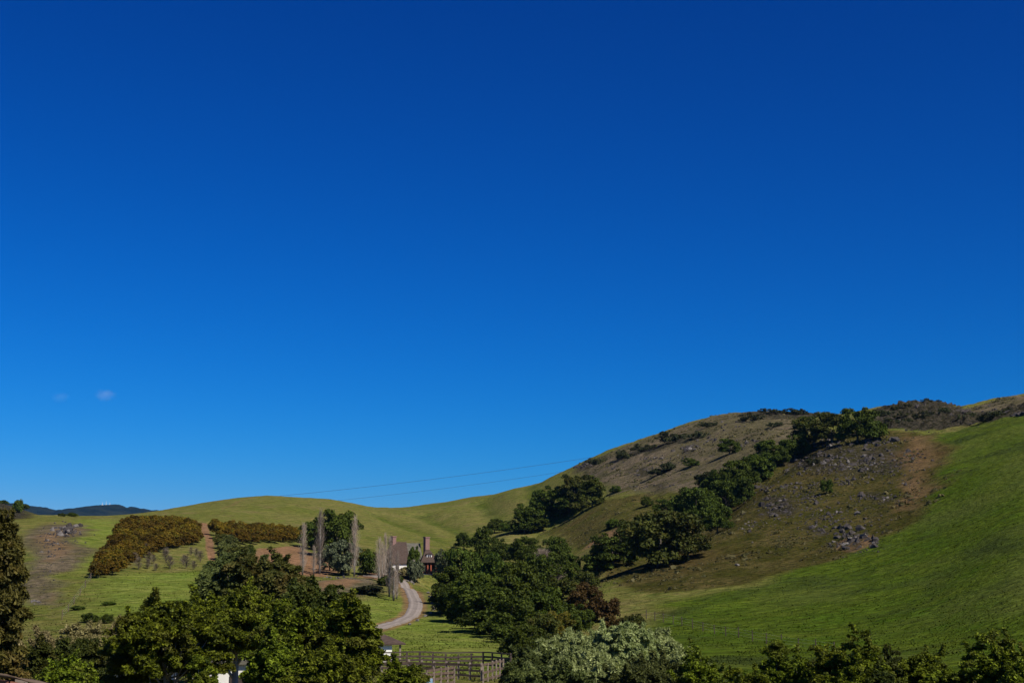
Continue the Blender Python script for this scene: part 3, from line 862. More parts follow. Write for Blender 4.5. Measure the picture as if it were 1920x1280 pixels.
# rail at the roadside, close to the camera in the corner
p0, p1, p2, p3 = at(-60, 1258, 15.0), at(12, 1267, 15.0), at(60, 1276, 15.2), at(150, 1297, 15.6)
gr = empty('roadside_rail', p1, 0, 'pale weathered roadside rail with rusty beam in the lower left corner', 'rail')
MB().tube([p - p1 for p in (p0, p1, p2, p3)], 0.022, 10).build('top_rail', M['fence'], gr, True)
bmb = MB()
for a_, b_ in ((p0, p1), (p1, p2), (p2, p3)):
    bmb.beam(a_ - p1 + Vector((0, 0.06, -0.13)), b_ - p1 + Vector((0, 0.06, -0.13)), 0.04, 0.16)
bmb.build('beam', M['rust_steel'], gr)
for q_ in (p0, at(32, 1270, 15.1), p3):
    g_ = float(gz(q_.x, q_.y))
    MB().box(q_.x - p1.x - 0.05, q_.x - p1.x + 0.05, q_.y - p1.y + 0.09, q_.y - p1.y + 0.19, g_ - p1.z - 0.3, q_.z - p1.z - 0.02).build('post', M['fencepale'], gr)

# ------------------------------------------------------------------ trees: shapes
def unit(v): return v / (np.linalg.norm(v, axis=-1, keepdims=True) + 1e-9)

def leaves(rng, C, Rr, per, size, aspect=1.7, upb=0.35, flat=0.8, sweep=None, shell=0.5, tri=False):
    """leaf sprays on the outside of clumps with centres C and radii Rr"""
    n = len(C)
    rep = np.maximum(12, (per * (Rr / Rr.mean()) ** 2).astype(int))
    ci = np.repeat(np.arange(n), rep)
    N_ = len(ci)
    d = unit(rng.normal(size=(N_, 3)))
    d[:, 2] = np.where(d[:, 2] < -0.5, -d[:, 2], d[:, 2])
    rr = Rr[ci] * (shell + (1.12 - shell) * rng.random(N_) ** 0.6)
    pos = C[ci] + d * rr[:, None] * np.array([1, 1, flat])
    nrm = unit(d * (0.45 if tri else 0.65) + rng.normal(size=(N_, 3)) * (0.62 if tri else 0.55) + np.array([0, 0, upb]))
    if sweep is not None:
        tx = unit(np.asarray(sweep)[None, :] + rng.normal(size=(N_, 3)) * 0.5)
        t = unit(tx - nrm * (tx * nrm).sum(1, keepdims=True))
    else:
        t = unit(np.cross(nrm, rng.normal(size=(N_, 3))))
    b = np.cross(nrm, t)
    s = size * (0.6 + 0.8 * rng.random(N_))[:, None]
    if tri:
        V_ = np.stack([pos - t * s * aspect / 2 - b * s * 0.4, pos - t * s * aspect / 2 + b * s * 0.4, pos + t * s * aspect * 0.6], 1).reshape(-1, 3)
        ctint = rng.random(n)
        return V_, np.arange(N_ * 3).reshape(-1, 3), np.clip(0.35 * ctint[ci] + 0.65 * rng.random(N_), 0, 1) ** 1.5  # skewed so few leaves are bright, imitating sparse highlights in the tint
    V_ = np.stack([pos - t * s * aspect / 2, pos + b * s * 0.5 + nrm * s * 0.1, pos + t * s * aspect / 2, pos - b * s * 0.5 + nrm * s * 0.1], 1).reshape(-1, 3)
    Fq = np.arange(N_ * 4).reshape(-1, 4)
    ctint = rng.random(n)
    tint = np.clip(0.45 * ctint[ci] + 0.55 * rng.random(N_), 0, 1)
    return V_, Fq, tint

def clumps_dome(rng, W, H, base, n, cr, lean=(0, 0), under=-0.35, lump=0.22):
    ph = rng.random(6) * 6.28
    C = []
    k = 0
    hz = (H - base) / 2
    tries = 0
    while len(C) < n and tries < 40 * n:
        tries += 1
        d = unit(rng.normal(size=3))
        if d[2] < under: continue
        rho = 0.45 + 0.5 * rng.random() ** 0.5
        az = math.atan2(d[1], d[0])
        lf = 1 + lump * (math.sin(2 * az + ph[0]) * 0.5 + math.sin(3 * az + ph[1] + d[2] * 2) * 0.6 + math.sin(5 * d[2] + ph[2]) * 0.4)
        p = np.array([d[0] * W / 2 * rho * lf, d[1] * W / 2 * rho * lf, base + hz + d[2] * hz * rho * lf])
        p[0] += lean[0] * (p[2] - base); p[1] += lean[1] * (p[2] - base)
        if all(np.linalg.norm(p - q) > cr * 0.62 for q in C):
            C.append(p)
    C = np.array(C)
    Rr = cr * (0.65 + 0.65 * rng.random(len(C)))
    return C, Rr

def limbs(C, Rr, H, base, rng, tr, n_limb, multi=1, sides=6):
    """trunk and limbs reaching for the clumps"""
    mb = MB()
    fork = max(base * 0.75, H * 0.14)
    mids = []
    top = np.array([rng.normal() * 0.03 * H, rng.normal() * 0.03 * H, base + (H - base) * 0.55])
    mb.tube([(0, 0, -0.6), (0, 0, 0.05), tuple(top * 0.3), tuple(top * 0.65), tuple(top)], [tr * 1.25, tr * 1.1, tr * 0.9, tr * 0.65, tr * 0.25], sides + 2)
    order = rng.permutation(len(C))[:n_limb]
    for i in order:
        c = C[i]
        s0 = fork / top[2] + rng.random() * 0.35
        st = top * min(s0, 0.85)
        mid = st * 0.5 + c * 0.5 + np.array([rng.normal(), rng.normal(), rng.random() - 0.3]) * 0.06 * H
        rr = tr * (0.5 - 0.25 * rng.random())
        mb.tube([tuple(st), tuple(st * .6 + mid * .4 + rng.normal(size=3) * .02 * H), tuple(mid), tuple(mid * .4 + c * .6), tuple(c)], [rr, rr * .8, rr * .6, rr * .42, rr * .2], sides - 1)
    return mb

VAR = {}
def variant(kind, W, H, base, n, cr, per, size, tr, n_limb, count, bark, **kw):
    VAR[kind] = []
    for s_ in range(count):
        rng = np.random.default_rng(sum(map(ord, kind)) * 31 + s_)
        C, Rr = clumps_dome(rng, W, H, base, n, cr, **{k: v for k, v in kw.items() if k in ('lean', 'under', 'lump')})
        V_, Fq, ti = leaves(rng, C, Rr, per, size, **{k: v for k, v in kw.items() if k in ('aspect', 'upb', 'flat', 'sweep', 'shell')})
        top_ = np.percentile(V_[:, 2], 99.7); wid = np.percentile(np.abs(V_[:, :2]), 99.0) * 2
        cm = mesh_np(kind + ' crown', V_, Fq, M['oak'], False, ti)
        tm = limbs(C, Rr, H, base, rng, tr, n_limb).mesh(kind + ' trunk', bark, True)
        VAR[kind].append((cm, tm, wid, top_))

variant('oak', 11, 9, 0.2, 62, 1.25, 150, 0.34, 0.32, 12, 5, M['bark'], under=-0.8, lump=0.28, shell=0.25)
variant('round', 9, 9, 0.0, 56, 1.15, 150, 0.34, 0.28, 8, 3, M['bark'], under=-0.85, shell=0.25)
variant('tall', 7, 11, 0.2, 56, 1.1, 150, 0.34, 0.25, 8, 3, M['bark'], under=-0.85, lump=0.34, shell=0.25)
variant('bush', 4, 2.6, -0.4, 30, 0.62, 85, 0.22, 0.08, 5, 4, M['bark'], under=-0.6, shell=0.25)
variant('orchard', 4.2, 3.8, 0.2, 24, 0.75, 75, 0.29, 0.10, 5, 4, M['bark'], under=-0.7, lump=0.3, shell=0.25)
variant('scrub', 6, 1.6, -0.9, 34, 0.55, 60, 0.22, 0.06, 4, 4, M['bark'], under=-0.3, lump=0.5, shell=0.2)
variant('swept', 7, 8, 0.5, 40, 1.2, 170, 0.34, 0.22, 8, 3, M['bark'], under=-0.6, lump=0.3, sweep=(0.8, 0, 0.75), aspect=2.8, lean=(-0.12, 0))

def tree_obj(name, loc, sx_, sz_, rz, cm, tm, leafmat, label, cat, group=None):
    root = empty(name, loc, rz, label, cat, group)
    root.scale = (sx_, sx_, sz_)
    t = link(bpy.data.objects.new('trunk', tm), root)
    c = link(bpy.data.objects.new('crown', cm), root)
    c.material_slots[0].link = 'OBJECT'; c.material_slots[0].material = leafmat
    return root

_vk = {}
def tree(kind, mat, px, d, top, wpx, label, name='oak_tree', cat='tree', group=None, base=None, keep_rot=False):
    """a tree that stands at distance d under column px (or on the ground seen at row base), its top at row top"""
    if base is not None:
        g = hit(px, base); d = g.y
    else:
        g = onground(px, top, d)
    tp = at(px, top, d)
    Hh = max(0.6, tp.z - g.z); Ww = wpx * d / F
    k = _vk.get(kind, 0); _vk[kind] = k + 1
    cm, tm, w0, h0 = VAR[kind][k % len(VAR[kind])]
    rz = 0.0 if keep_rot else rnd.uniform(0, 6.28)
    return tree_obj(name, (g.x, g.y, g.z - 0.05), Ww / w0, Hh / h0, rz, cm, tm, M[mat], label, cat, group)

# ---- near trees: each with a crown of its own
def near_tree(seed, px, d, top, wpx, base_m, n, cr, per, size, tr, n_limb, mat, label, name='oak_tree', bark='palebark', lean=(0, 0), under=-0.55, lump=0.3, cat='tree', shape=None, group=None, **kw):
    g = onground(px, top, d); tp = at(px, top, d)
    Hh = tp.z - g.z; Ww = wpx * d / F
    rng = np.random.default_rng(seed)
    if shape is None:
        C, Rr = clumps_dome(rng, Ww - cr, Hh - cr * 0.45, base_m, n, cr, lean=lean, under=under, lump=lump)
    else:
        C, Rr = shape(rng, Ww, Hh, base_m, n, cr)
    # every clump breaks up into smaller sprigs, some of them poking out
    C0, R0 = C, Rr
    sub_n = 5
    dirs = unit(rng.normal(size=(len(C0) * sub_n, 3))); dirs[:, 2] = np.abs(dirs[:, 2]) * 0.9 - 0.15
    C = np.repeat(C0, sub_n, 0) + dirs * np.repeat(R0, sub_n)[:, None] * rng.uniform(0.40, 1.40, (len(dirs), 1))
    Rr = np.repeat(R0, sub_n) * rng.uniform(0.20, 0.55, len(dirs))
    ups = np.nonzero((C0[:, 2] > np.median(C0[:, 2])) & (rng.random(len(C0)) < 0.55))[0]      # leaders that stand up out of the crown
    for i in ups:
        tip = np.array([rng.normal() * 0.35, rng.normal() * 0.35, 1.0])
        for s_ in (0.9, 1.25, 1.6, 1.9):
            C = np.vstack([C, C0[i] + tip * R0[i] * s_ * 0.9]); Rr = np.append(Rr, R0[i] * (0.42 - 0.13 * s_) * rng.uniform(0.8, 1.2))
    V_, Fq, ti = leaves(rng, C, Rr, per * 0.42, size * 0.67, tri=True, shell=0.15, **kw)
    C, Rr = C0, R0
    # sparser below the hedge line and on the far side
    cen = V_.reshape(-1, 3, 3).mean(1)
    low = cen[:, 2] + g.z < -0.0715 * d
    kp = rng.random(len(cen)) < np.where(low, 0.22, 1.0) * np.where(cen[:, 1] > 0.16 * Ww, 0.42, 1.0)
    V_ = V_.reshape(-1, 3, 3)[kp].reshape(-1, 3); ti = ti[kp]; Fq = np.arange(len(V_)).reshape(-1, 3)
    k = Hh / np.percentile(V_[:, 2], 99.8)
    root = empty(name, (g.x, g.y, g.z - 0.05), 0, label, cat, group)
    root.scale = (1, 1, k)
    limbs(C, Rr, Hh, base_m, rng, tr, n_limb, sides=7).build('trunk', M[bark], root, True)
    link(bpy.data.objects.new('crown', mesh_np('crown', V_, Fq, M[mat], False, ti)), root)
    return root

def column(rng, W, H, base, n, cr):
    z = base + (H - base - cr * 0.5) * rng.random(n) ** 0.9
    f = (z - base) / (H - base)
    prof_ = np.interp(f, [0, 0.12, 0.45, 0.8, 1.0], [0.75, 1.0, 0.95, 0.62, 0.12])
    an = rng.random(n) * 6.28
    r_ = (W / 2 - cr * 0.6) * prof_ * (0.55 + 0.45 * rng.random(n) ** 0.5)
    return np.stack([np.cos(an) * r_, np.sin(an) * r_, z], 1), cr * (0.6 + 0.7 * rng.random(n))

near_tree(1, -4, 62, 962, 132, 0.2, 230, 0.55, 200, 0.15, 0.22, 10, 'cypress', 'tall brown tinged columnar conifer cut by the left edge', 'conifer_tree', 'bark', shape=column, cat='tree', sweep=(0, 0, 1.0), aspect=2.6)
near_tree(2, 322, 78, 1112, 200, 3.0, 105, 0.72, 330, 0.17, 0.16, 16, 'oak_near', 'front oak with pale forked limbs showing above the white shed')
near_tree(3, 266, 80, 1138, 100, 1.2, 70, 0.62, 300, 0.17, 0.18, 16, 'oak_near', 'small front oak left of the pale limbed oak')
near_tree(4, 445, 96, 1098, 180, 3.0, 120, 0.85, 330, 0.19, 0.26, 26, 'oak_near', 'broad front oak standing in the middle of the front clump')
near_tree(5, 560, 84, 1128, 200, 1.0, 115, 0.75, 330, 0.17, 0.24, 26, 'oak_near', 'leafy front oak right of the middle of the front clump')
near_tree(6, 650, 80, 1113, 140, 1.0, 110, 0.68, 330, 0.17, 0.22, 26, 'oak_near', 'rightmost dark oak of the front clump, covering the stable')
near_tree(7, 530, 76, 1180, 135, 0.4, 95, 0.66, 320, 0.17, 0.2, 30, 'oak_near', 'low front oak with tangled pale twigs at the bottom of the clump')
near_tree(10, 385, 72, 1226, 60, 0.2, 34, 0.45, 260, 0.15, 0.08, 16, 'oak_near', 'small sapling oak in front of the larger white shed', 'oak_bush', cat='bush')
near_tree(8, 752, 74, 1228, 110, 0.2, 70, 0.55, 300, 0.16, 0.12, 14, 'oak_near', 'low dark bush overlapping the corral at the bottom edge', 'oak_bush', cat='bush')
near_tree(9, 620, 72, 1205, 190, 0.2, 85, 0.6, 310, 0.16, 0.14, 18, 'oak_near', 'low leafy oak scrub below the rightmost front oak', 'oak_bush', cat='bush')
near_tree(11, 505, 118, 1033, 170, 0.8, 95, 0.9, 300, 0.26, 0.3, 14, 'euc_tan', 'tall tan topped wind swept tree behind the front oaks', 'swept_tree', 'bark', sweep=(0.85, 0, 0.7), aspect=2.8)
near_tree(12, 440, 122, 1035, 130, 0.8, 80, 0.85, 300, 0.26, 0.28, 12, 'euc', 'grey green wind swept tree left of the tan topped one', 'swept_tree', 'bark', sweep=(0.85, 0, 0.7), aspect=2.8)
near_tree(13, 580, 112, 1085, 150, 0.8, 80, 0.85, 300, 0.24, 0.25, 12, 'oak_olive', 'olive tinted tree on the right shoulder behind the front oaks')
near_tree(14, 122, 74, 1228, 125, 0.2, 70, 0.6, 310, 0.17, 0.14, 16, 'oak_near', 'low dark green bush at the bottom left beside the conifer', 'oak_bush', cat='bush')
for k, (px, d, top, w_, mt, lab) in enumerate((
    (95, 92, 1178, 110, 'tanbrush', 'pale olive brush beside the conifer at the left'),
    (160, 98, 1166, 110, 'tanbrush', 'pale dry brush in the middle of the left thicket'),
    (205, 104, 1162, 110, 'tanbrush', 'tan brush at the right end of the left thicket'),
    (150, 88, 1195, 120, 'oak_olive', 'olive bush below the pale dry brush'),
    (75, 82, 1195, 70, 'oak_olive', 'small olive bush against the conifer'),)):
    near_tree(30 + k, px, d, top, w_, 0.1, 70, 0.55, 230, 0.17, 0.08, 12, mt, lab, 'brush', 'bark', cat='bush', sweep=(0.2, 0, 1.0), aspect=2.6, under=-0.2)
# willows
for k, (px, d, top, w_, mt, lab) in enumerate((
    (1160, 116, 1166, 180, 'willow', 'pale silvery willow, the tallest of the willow thicket'),
    (1065, 112, 1182, 150, 'willow', 'pale willow left of the tallest one'),
    (1010, 104, 1212, 130, 'euc', 'grey green willow bush next to the end of the corral'),
    (1235, 124, 1178, 110, 'willow', 'grey willow at the right end of the thicket'),
    (1110, 100, 1215, 190, 'willow', 'low silvery willow in front of the tallest one'),
    (1215, 98, 1222, 170, 'euc', 'low green willow bush near the bottom edge'),
    (1285, 108, 1214, 90, 'willow', 'small pale willow by the dark oak scrub'),
    (1030, 92, 1240, 170, 'euc', 'dark green willow bush at the bottom edge'),)):
    near_tree(50 + k, px, d, top, w_, 0.2, 90, 0.7, 270, 0.17, 0.14, 20, mt, lab, 'willow_bush', 'bark', cat='bush', sweep=(0.15, 0, 1.0), aspect=2.8, under=-0.3, lump=0.25)
# dark scrub along the right of the bottom edge
for k, (px, d, top, w_, lab) in enumerate((
    (1318, 70, 1210, 90, 'dark oak scrub right of the willows'),
    (1365, 66, 1262, 70, 'lowest sprig of oak scrub at the bottom edge'),
    (1420, 66, 1246, 80, 'low oak scrub with bright leaves left of the spindly oak'),
    (1452, 70, 1198, 58, 'spindly young oak with one pointed top'),
    (1498, 70, 1218, 75, 'young oak with bare pale stems'),
    (1560, 68, 1208, 95, 'bushy oak left of the tallest scrub oak'),
    (1618, 66, 1174, 105, 'tallest scrub oak at the right of the bottom edge'),
    (1675, 70, 1212, 95, 'brownish scrub oak right of the tallest one'),
    (1735, 68, 1211, 80, 'rounded scrub oak before the gap of grass'),
    (1795, 64, 1242, 60, 'small dark bush in the gap of grass'),
    (1868, 62, 1180, 110, 'dense dark oak by the lower right corner'),
    (1935, 60, 1196, 100, 'dark oak cut by the right edge'),
    (1390, 70, 1250, 70, 'low green bush between two sprigs of oak scrub'),
    (1530, 72, 1232, 80, 'low dark bush filling the hedge left of the bushy oak'),
    (1590, 64, 1238, 90, 'low dark bush under the tallest scrub oak'),
    (1655, 64, 1240, 90, 'low dark bush under the brownish scrub oak'),
    (1710, 72, 1236, 80, 'low dark bush before the rounded scrub oak'),
    (1770, 66, 1254, 60, 'low bush at the left of the grass gap'),
    (1900, 58, 1232, 110, 'low dark bush in the lower right corner'),)):
    near_tree(80 + k, px, d, top, w_, 0.1, 90, 0.50, 240, 0.125, 0.05, 50, 'oak_olive' if k in (7, 13, 15) else 'oak_near', lab, 'scrub_oak', 'palebark', under=-0.6, lump=0.4)

# ---- the dark grove right of the drive
GR = 'dark grove below the rocky hill'
for kind, mat, px, base, top, w_, lab in (
    ('oak', 'oak', 868, 1112, 1028, 78, 'leafy oak with lighter top at the left tip of the grove'),
    ('oak', 'oak', 842, 1134, 1062, 70, 'dark oak at the foot of the grove beside the drive'),
    ('oak', 'oak', 852, 1154, 1094, 76, 'low oak on the meadow edge of the grove'),
    ('round', 'oak', 885, 1168, 1075, 90, 'dense oak behind the meadow edge'),
    ('oak', 'oak', 930, 1130, 1038, 105, 'tall dark oak in the middle of the grove'),
    ('round', 'oak', 920, 1185, 1098, 95, 'dark oak on the lower meadow edge'),
    ('oak', 'oak', 975, 1165, 1052, 110, 'broad dark oak in the heart of the grove'),
    ('oak', 'oak', 1005, 1125, 1040, 90, 'oak in front of the bare tan willow'),
    ('round', 'oak', 965, 1200, 1118, 90, 'shaded oak above the willow thicket'),
    ('oak', 'oak', 1020, 1195, 1100, 100, 'dark oak between grove and rusty trees'),
    ('round', 'yellow', 1042, 1206, 1145, 60, 'yellow olive bush at the front of the grove'),
    ('oak', 'oak_olive', 1010, 1215, 1150, 90, 'olive green oak at the front of the grove'),
    ('round', 'oak_olive', 1060, 1160, 1082, 80, 'brown olive oak at the right of the grove'),
    ('round', 'rust', 1095, 1165, 1092, 62, 'reddish brown tree at the right of the grove'),
    ('bush', 'rust', 1135, 1165, 1118, 50, 'small rusty bush at the right tip of the grove'),
    ('oak', 'oak', 1075, 1195, 1130, 80, 'dark oak behind the silvery willows'),
    ('bush', 'oak_olive', 1188, 1182, 1150, 46, 'low olive bush at the start of the wire fence'),
    ('bush', 'rust', 1150, 1182, 1152, 44, 'low rusty brush above the silvery willow'),
    ('oak', 'oak', 985, 1240, 1170, 90, 'dark oak beside the end of the corral'),
    ('oak', 'oak_olive', 1100, 1120, 1070, 55, 'small olive oak on the slope edge of the grove'),
    ('oak', 'oak', 1045, 1105, 1035, 70, 'dark oak on the upper edge of the grove'),
    ('bush', 'oak', 822, 1132, 1108, 40, 'low dark bush at the left foot of the grove'),
    ('bush', 'oak', 838, 1150, 1122, 46, 'dark bush beside the stones of the drive'),
    ('bush', 'oak', 862, 1166, 1136, 52, 'dark bush on the meadow below the grove'),
    ('bush', 'oak', 890, 1178, 1146, 56, 'rounded dark bush on the meadow edge'),
    ('bush', 'oak', 918, 1190, 1158, 54, 'dark bush under the lower meadow oak'),
    ('bush', 'oak', 945, 1204, 1168, 50, 'dark bush near the paddock corner'),
    ('bush', 'oak', 968, 1222, 1182, 50, 'dark bush right above the paddock fence end'),
    ('bush', 'oak', 1000, 1150, 1110, 60, 'dark filling bush inside the grove'),
    ('tall', 'oak', 905, 1068, 988, 44, 'upright dark oak rising above the grove'),
    ('oak', 'oak', 870, 1030, 998, 36, 'lone small oak left of the upright oak'),
    ('oak', 'oak', 940, 1062, 1008, 60, 'oak right of the upright oak'),
    ('oak', 'oak', 985, 1058, 1006, 66, 'rounded oak on the back row of the grove'),
    ('oak', 'oak', 1045, 1072, 1006, 56, 'back row oak under the gully trees'),
    ('oak', 'oak', 1072, 1090, 1038, 44, 'small back row oak near the bare bank')):
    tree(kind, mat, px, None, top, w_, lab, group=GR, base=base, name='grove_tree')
# ---- trees climbing the first gully
GA = 'trees climbing the grassy gully'
for kind, mat, px, base, top, w_, lab in (
    ('oak', 'oak', 927, 1000, 972, 36, 'lowest oak of the gully line'),
    ('oak', 'oak', 956, 1001, 975, 40, 'second oak of the gully line from below'),
    ('tall', 'oak', 984, 1000, 944, 46, 'dark oak where the gully line thickens'),
    ('round', 'oak', 1002, 998, 965, 50, 'low rounded oak at the foot of the pointed tree'),
    ('tall', 'oak', 1011, 985, 918, 44, 'pointed tree standing out of the gully line'),
    ('round', 'oak', 1045, 972, 912, 62, 'dense oak below the top of the gully line'),
    ('tall', 'oak_olive', 1080, 962, 890, 56, 'tallest tree near the top of the gully line'),
    ('round', 'oak', 1068, 968, 925, 52, 'dark oak hugging the gully bank'),
    ('tall', 'oak_olive', 1110, 952, 892, 52, 'olive lit tree at the top of the gully line'),
    ('oak', 'oak', 1155, 926, 910, 26, 'small lone oak right of the gully line')):
    tree(kind, mat, px, None, top, w_, lab, group=GA, base=base, name='gully_tree')
# ---- oaks up the rocky spur
GS = 'oaks on the rocky spur'
for kind, mat, px, base, top, w_, lab in (
    ('oak', 'oak_olive', 1235, 1062, 960, 150, 'big spreading oak casting a long shadow on the grass'),
    ('oak', 'oak_olive', 1290, 1048, 968, 95, 'right half of the big spreading oak pair'),
    ('oak', 'oak', 1150, 1062, 1000, 90, 'dark oak left of the big spreading oak'),
    ('bush', 'oak', 1120, 1072, 1035, 56, 'low dark bush under the bare bank'),
    ('oak', 'oak', 1185, 1040, 975, 70, 'dark oak behind the big spreading oak'),
    ('bush', 'oak', 1148, 990, 972, 26, 'small bush on the grass above the bare bank'),
    ('oak', 'oak', 1212, 950, 930, 28, 'small lone oak on the open slope'),
    ('oak', 'oak', 1300, 990, 915, 90, 'grey green oak above the big spreading oak'),
    ('oak', 'oak', 1250, 968, 935, 50, 'low oak left of the grey green one'),
    ('oak', 'oak', 1345, 1000, 945, 60, 'dark oak at the edge of the rocks'),
    ('oak', 'oak', 1345, 930, 882, 68, 'oak in the lower thicket of the spur'),
    ('oak', 'oak', 1385, 918, 862, 74, 'oak in the middle of the spur thicket'),
    ('oak', 'oak', 1425, 900, 850, 72, 'oak in the upper part of the spur thicket'),
    ('oak', 'oak', 1362, 955, 900, 60, 'dark oak joining the spur thicket to the trees below'),
    ('oak', 'oak', 1325, 968, 915, 56, 'dark oak low in the continuous band of spur trees'),
    ('oak', 'oak', 1412, 895, 852, 56, 'small oak in the upper middle of the spur thicket'),
    ('oak', 'oak', 1452, 872, 834, 54, 'oak closing the gap below the summit cluster'),
    ('bush', 'oak', 1478, 858, 826, 46, 'dark bush closing the gap beside the summit cluster'),
    ('bush', 'oak', 1375, 930, 895, 50, 'leafy bush inside the spur thicket'),
    ('bush', 'scrub', 1330, 912, 885, 55, 'scrubby bush left of the spur thicket'),
    ('oak', 'oak', 1395, 945, 895, 50, 'dark bush below the spur thicket'),
    ('oak', 'oak', 1368, 852, 822, 46, 'lone oak above the spur thicket'),
    ('bush', 'oak', 1435, 848, 824, 44, 'dark bush left of the summit trees'),
    ('oak', 'oak', 1295, 876, 858, 32, 'lone rounded oak on the bare brown slope'),
    ('bush', 'scrub', 1252, 884, 866, 30, 'small bush left of the lone rounded oak'),
    ('bush', 'scrub', 1235, 890, 878, 34, 'low scrub beside the brown slope rocks'),
    ('oak', 'oak', 1490, 860, 815, 56, 'dark oak at the foot of the summit trees'),
    ('oak', 'oak', 1462, 872, 845, 44, 'low oak between thicket and summit'),
    ('oak', 'oak_olive', 1515, 832, 780, 70, 'left tree of the summit cluster'),
    ('oak', 'oak_olive', 1560, 832, 772, 80, 'middle tree of the summit cluster'),
    ('oak', 'oak', 1608, 830, 764, 80, 'tallest tree of the summit cluster'),
    ('bush', 'oak', 1640, 826, 786, 50, 'low tree at the right end of the summit cluster'),
    ('bush', 'oak', 1550, 926, 898, 22, 'lone small bush among the spur rocks'),
    ('bush', 'scrub', 1525, 872, 858, 26, 'low bush in the scree under the summit')):
    tree(kind, mat, px, None, top, w_, lab, group=GS, base=base, name='hillside_oak')
# low scrub on the brown upper slope
for px, base, top, w_, lab in (
    (1165, 862, 843, 62, 'wide low scrub patch on the left skyline slope'),
    (1120, 870, 858, 40, 'scrub patch by the skyline rocks'),
    (1210, 845, 832, 56, 'scrub patch above the wide low one'),
    (1262, 828, 810, 74, 'dark scrub belt across the brown slope'),
    (1310, 822, 808, 56, 'scrub right of the dark belt'),
    (1330, 800, 790, 40, 'small scrub patch under the skyline'),
    (1408, 788, 776, 66, 'scrub patch below the summit ridge'),
    (1460, 776, 766, 70, 'thin scrub on the summit ridge line'),
    (1502, 778, 767, 56, 'scrub at the right end of the summit ridge'),
    (1455, 800, 790, 40, 'scrub left of the summit trees'),
    (1690, 770, 757, 54, 'scrub on the dark rocky crest'),
    (1850, 790, 774, 44, 'scrub in the dip of the rocky crest'),
    (1890, 776, 764, 50, 'scrub along the top of the green slope'),
    (1815, 788, 772, 40, 'dark scrub in the crest notch'),
    (1660, 782, 768, 60, 'dark scrub at the left foot of the crest'),
    (1720, 786, 772, 70, 'dark scrub across the middle of the crest'),
    (1770, 778, 764, 60, 'dark scrub right of the crest top'),
    (1745, 758, 748, 50, 'scrub on the very top of the crest'),
    (1870, 784, 770, 50, 'dark scrub above the green slope'),
    (1690, 798, 784, 70, 'dark scrub under the crest face')):
    tree('scrub', 'scrub', px, None, top, w_, lab, 'scrub_patch', 'bush', 'scrub on the brown upper slope', base=base)
# ---- around the house and the terrace
for kind, mat, px, base, top, w_, nm, lab in (
    ('round', 'oak', 628, 1048, 956, 86, 'oak_tree', 'big dark oak behind the bare poplars'),
    ('round', 'oak', 585, 1030, 978, 50, 'oak_tree', 'smaller dark oak left of the big dark one'),
    ('round', 'olive', 642, 1078, 1012, 64, 'olive_tree', 'grey green olive tree in front of the big dark oak'),
    ('round', 'olive', 618, 1070, 1022, 44, 'olive_tree', 'darker olive tree next to the grey green one'),
    ('bush', 'oak', 465, 1045, 1020, 28, 'round_bush', 'round green bush alone on the terrace grass'),
    ('bush', 'oak', 692, 1078, 1030, 40, 'garden_shrub', 'dark garden shrub between poplar and house'),
    ('bush', 'yellow', 676, 1060, 1026, 24, 'garden_shrub', 'yellowish shrub behind the poplar'),
    ('round', 'oak', 775, 1084, 1024, 26, 'garden_tree', 'dark garden tree before the house roof'),
    ('bush', 'olive', 779, 1092, 1048, 30, 'garden_shrub', 'rounded grey green shrub before the house front'),
    ('bush', 'tanbrush', 757, 1082, 1062, 26, 'garden_shrub', 'low tan shrub below the house window'),
    ('bush', 'olive', 830, 1082, 1030, 36, 'garden_tree', 'grey shrub right of the porch'),
    ('bush', 'oak', 722, 1098, 1078, 34, 'garden_shrub', 'dark shrub on the bank left of the drive'),
    ('bush', 'oak', 748, 1092, 1078, 16, 'garden_shrub', 'small dark shrub at the top of the drive'),
    ('round', 'oak', 700, 1075, 1035, 30, 'garden_tree', 'dark tree against the left wall of the house'),
    ('round', 'scrub', 722, 1080, 1040, 24, 'garden_tree', 'dark twiggy tree against the house corner'),
    ('bush', 'oak', 733, 1082, 1062, 16, 'garden_shrub', 'small dark shrub under the white house wall'),
    ('bush', 'scrub', 690, 1112, 1096, 70, 'bank_brush', 'dead brown brush on the bank above the lawn'),
    ('bush', 'oak', 32, 962, 936, 22, 'oak_tree', 'lone dark tree on the far left hillock'),
    ('bush', 'oak', 115, 968, 961, 16, 'field_bush', 'left of two dark bushes on the far field'),
    ('bush', 'oak', 135, 968, 960, 22, 'field_bush', 'right of two dark bushes on the far field'),
    ('bush', 'oak', 6, 945, 937, 20, 'field_bush', 'dark bush on the ridge at the left edge'),
    ('bush', 'oak', 46, 950, 943, 22, 'field_bush', 'dark bush right of the lone hillock tree'),
    ('bush', 'oak', 205, 1134, 1128, 26, 'field_bush', 'dark flat bush on the left pasture'),
    ('bush', 'oak', 148, 1142, 1134, 26, 'field_bush', 'dark bush beside the orchard fence'),
    ('bush', 'oak', 170, 1166, 1148, 36, 'field_bush', 'leafy bush at the foot of the left pasture'),
    ('bush', 'oak', 200, 1168, 1150, 24, 'field_bush', 'second leafy bush at the foot of the left pasture')):
    tree(kind, mat, px, None, top, w_, lab, nm, 'tree' if nm.endswith('tree') else 'bush', base=base)

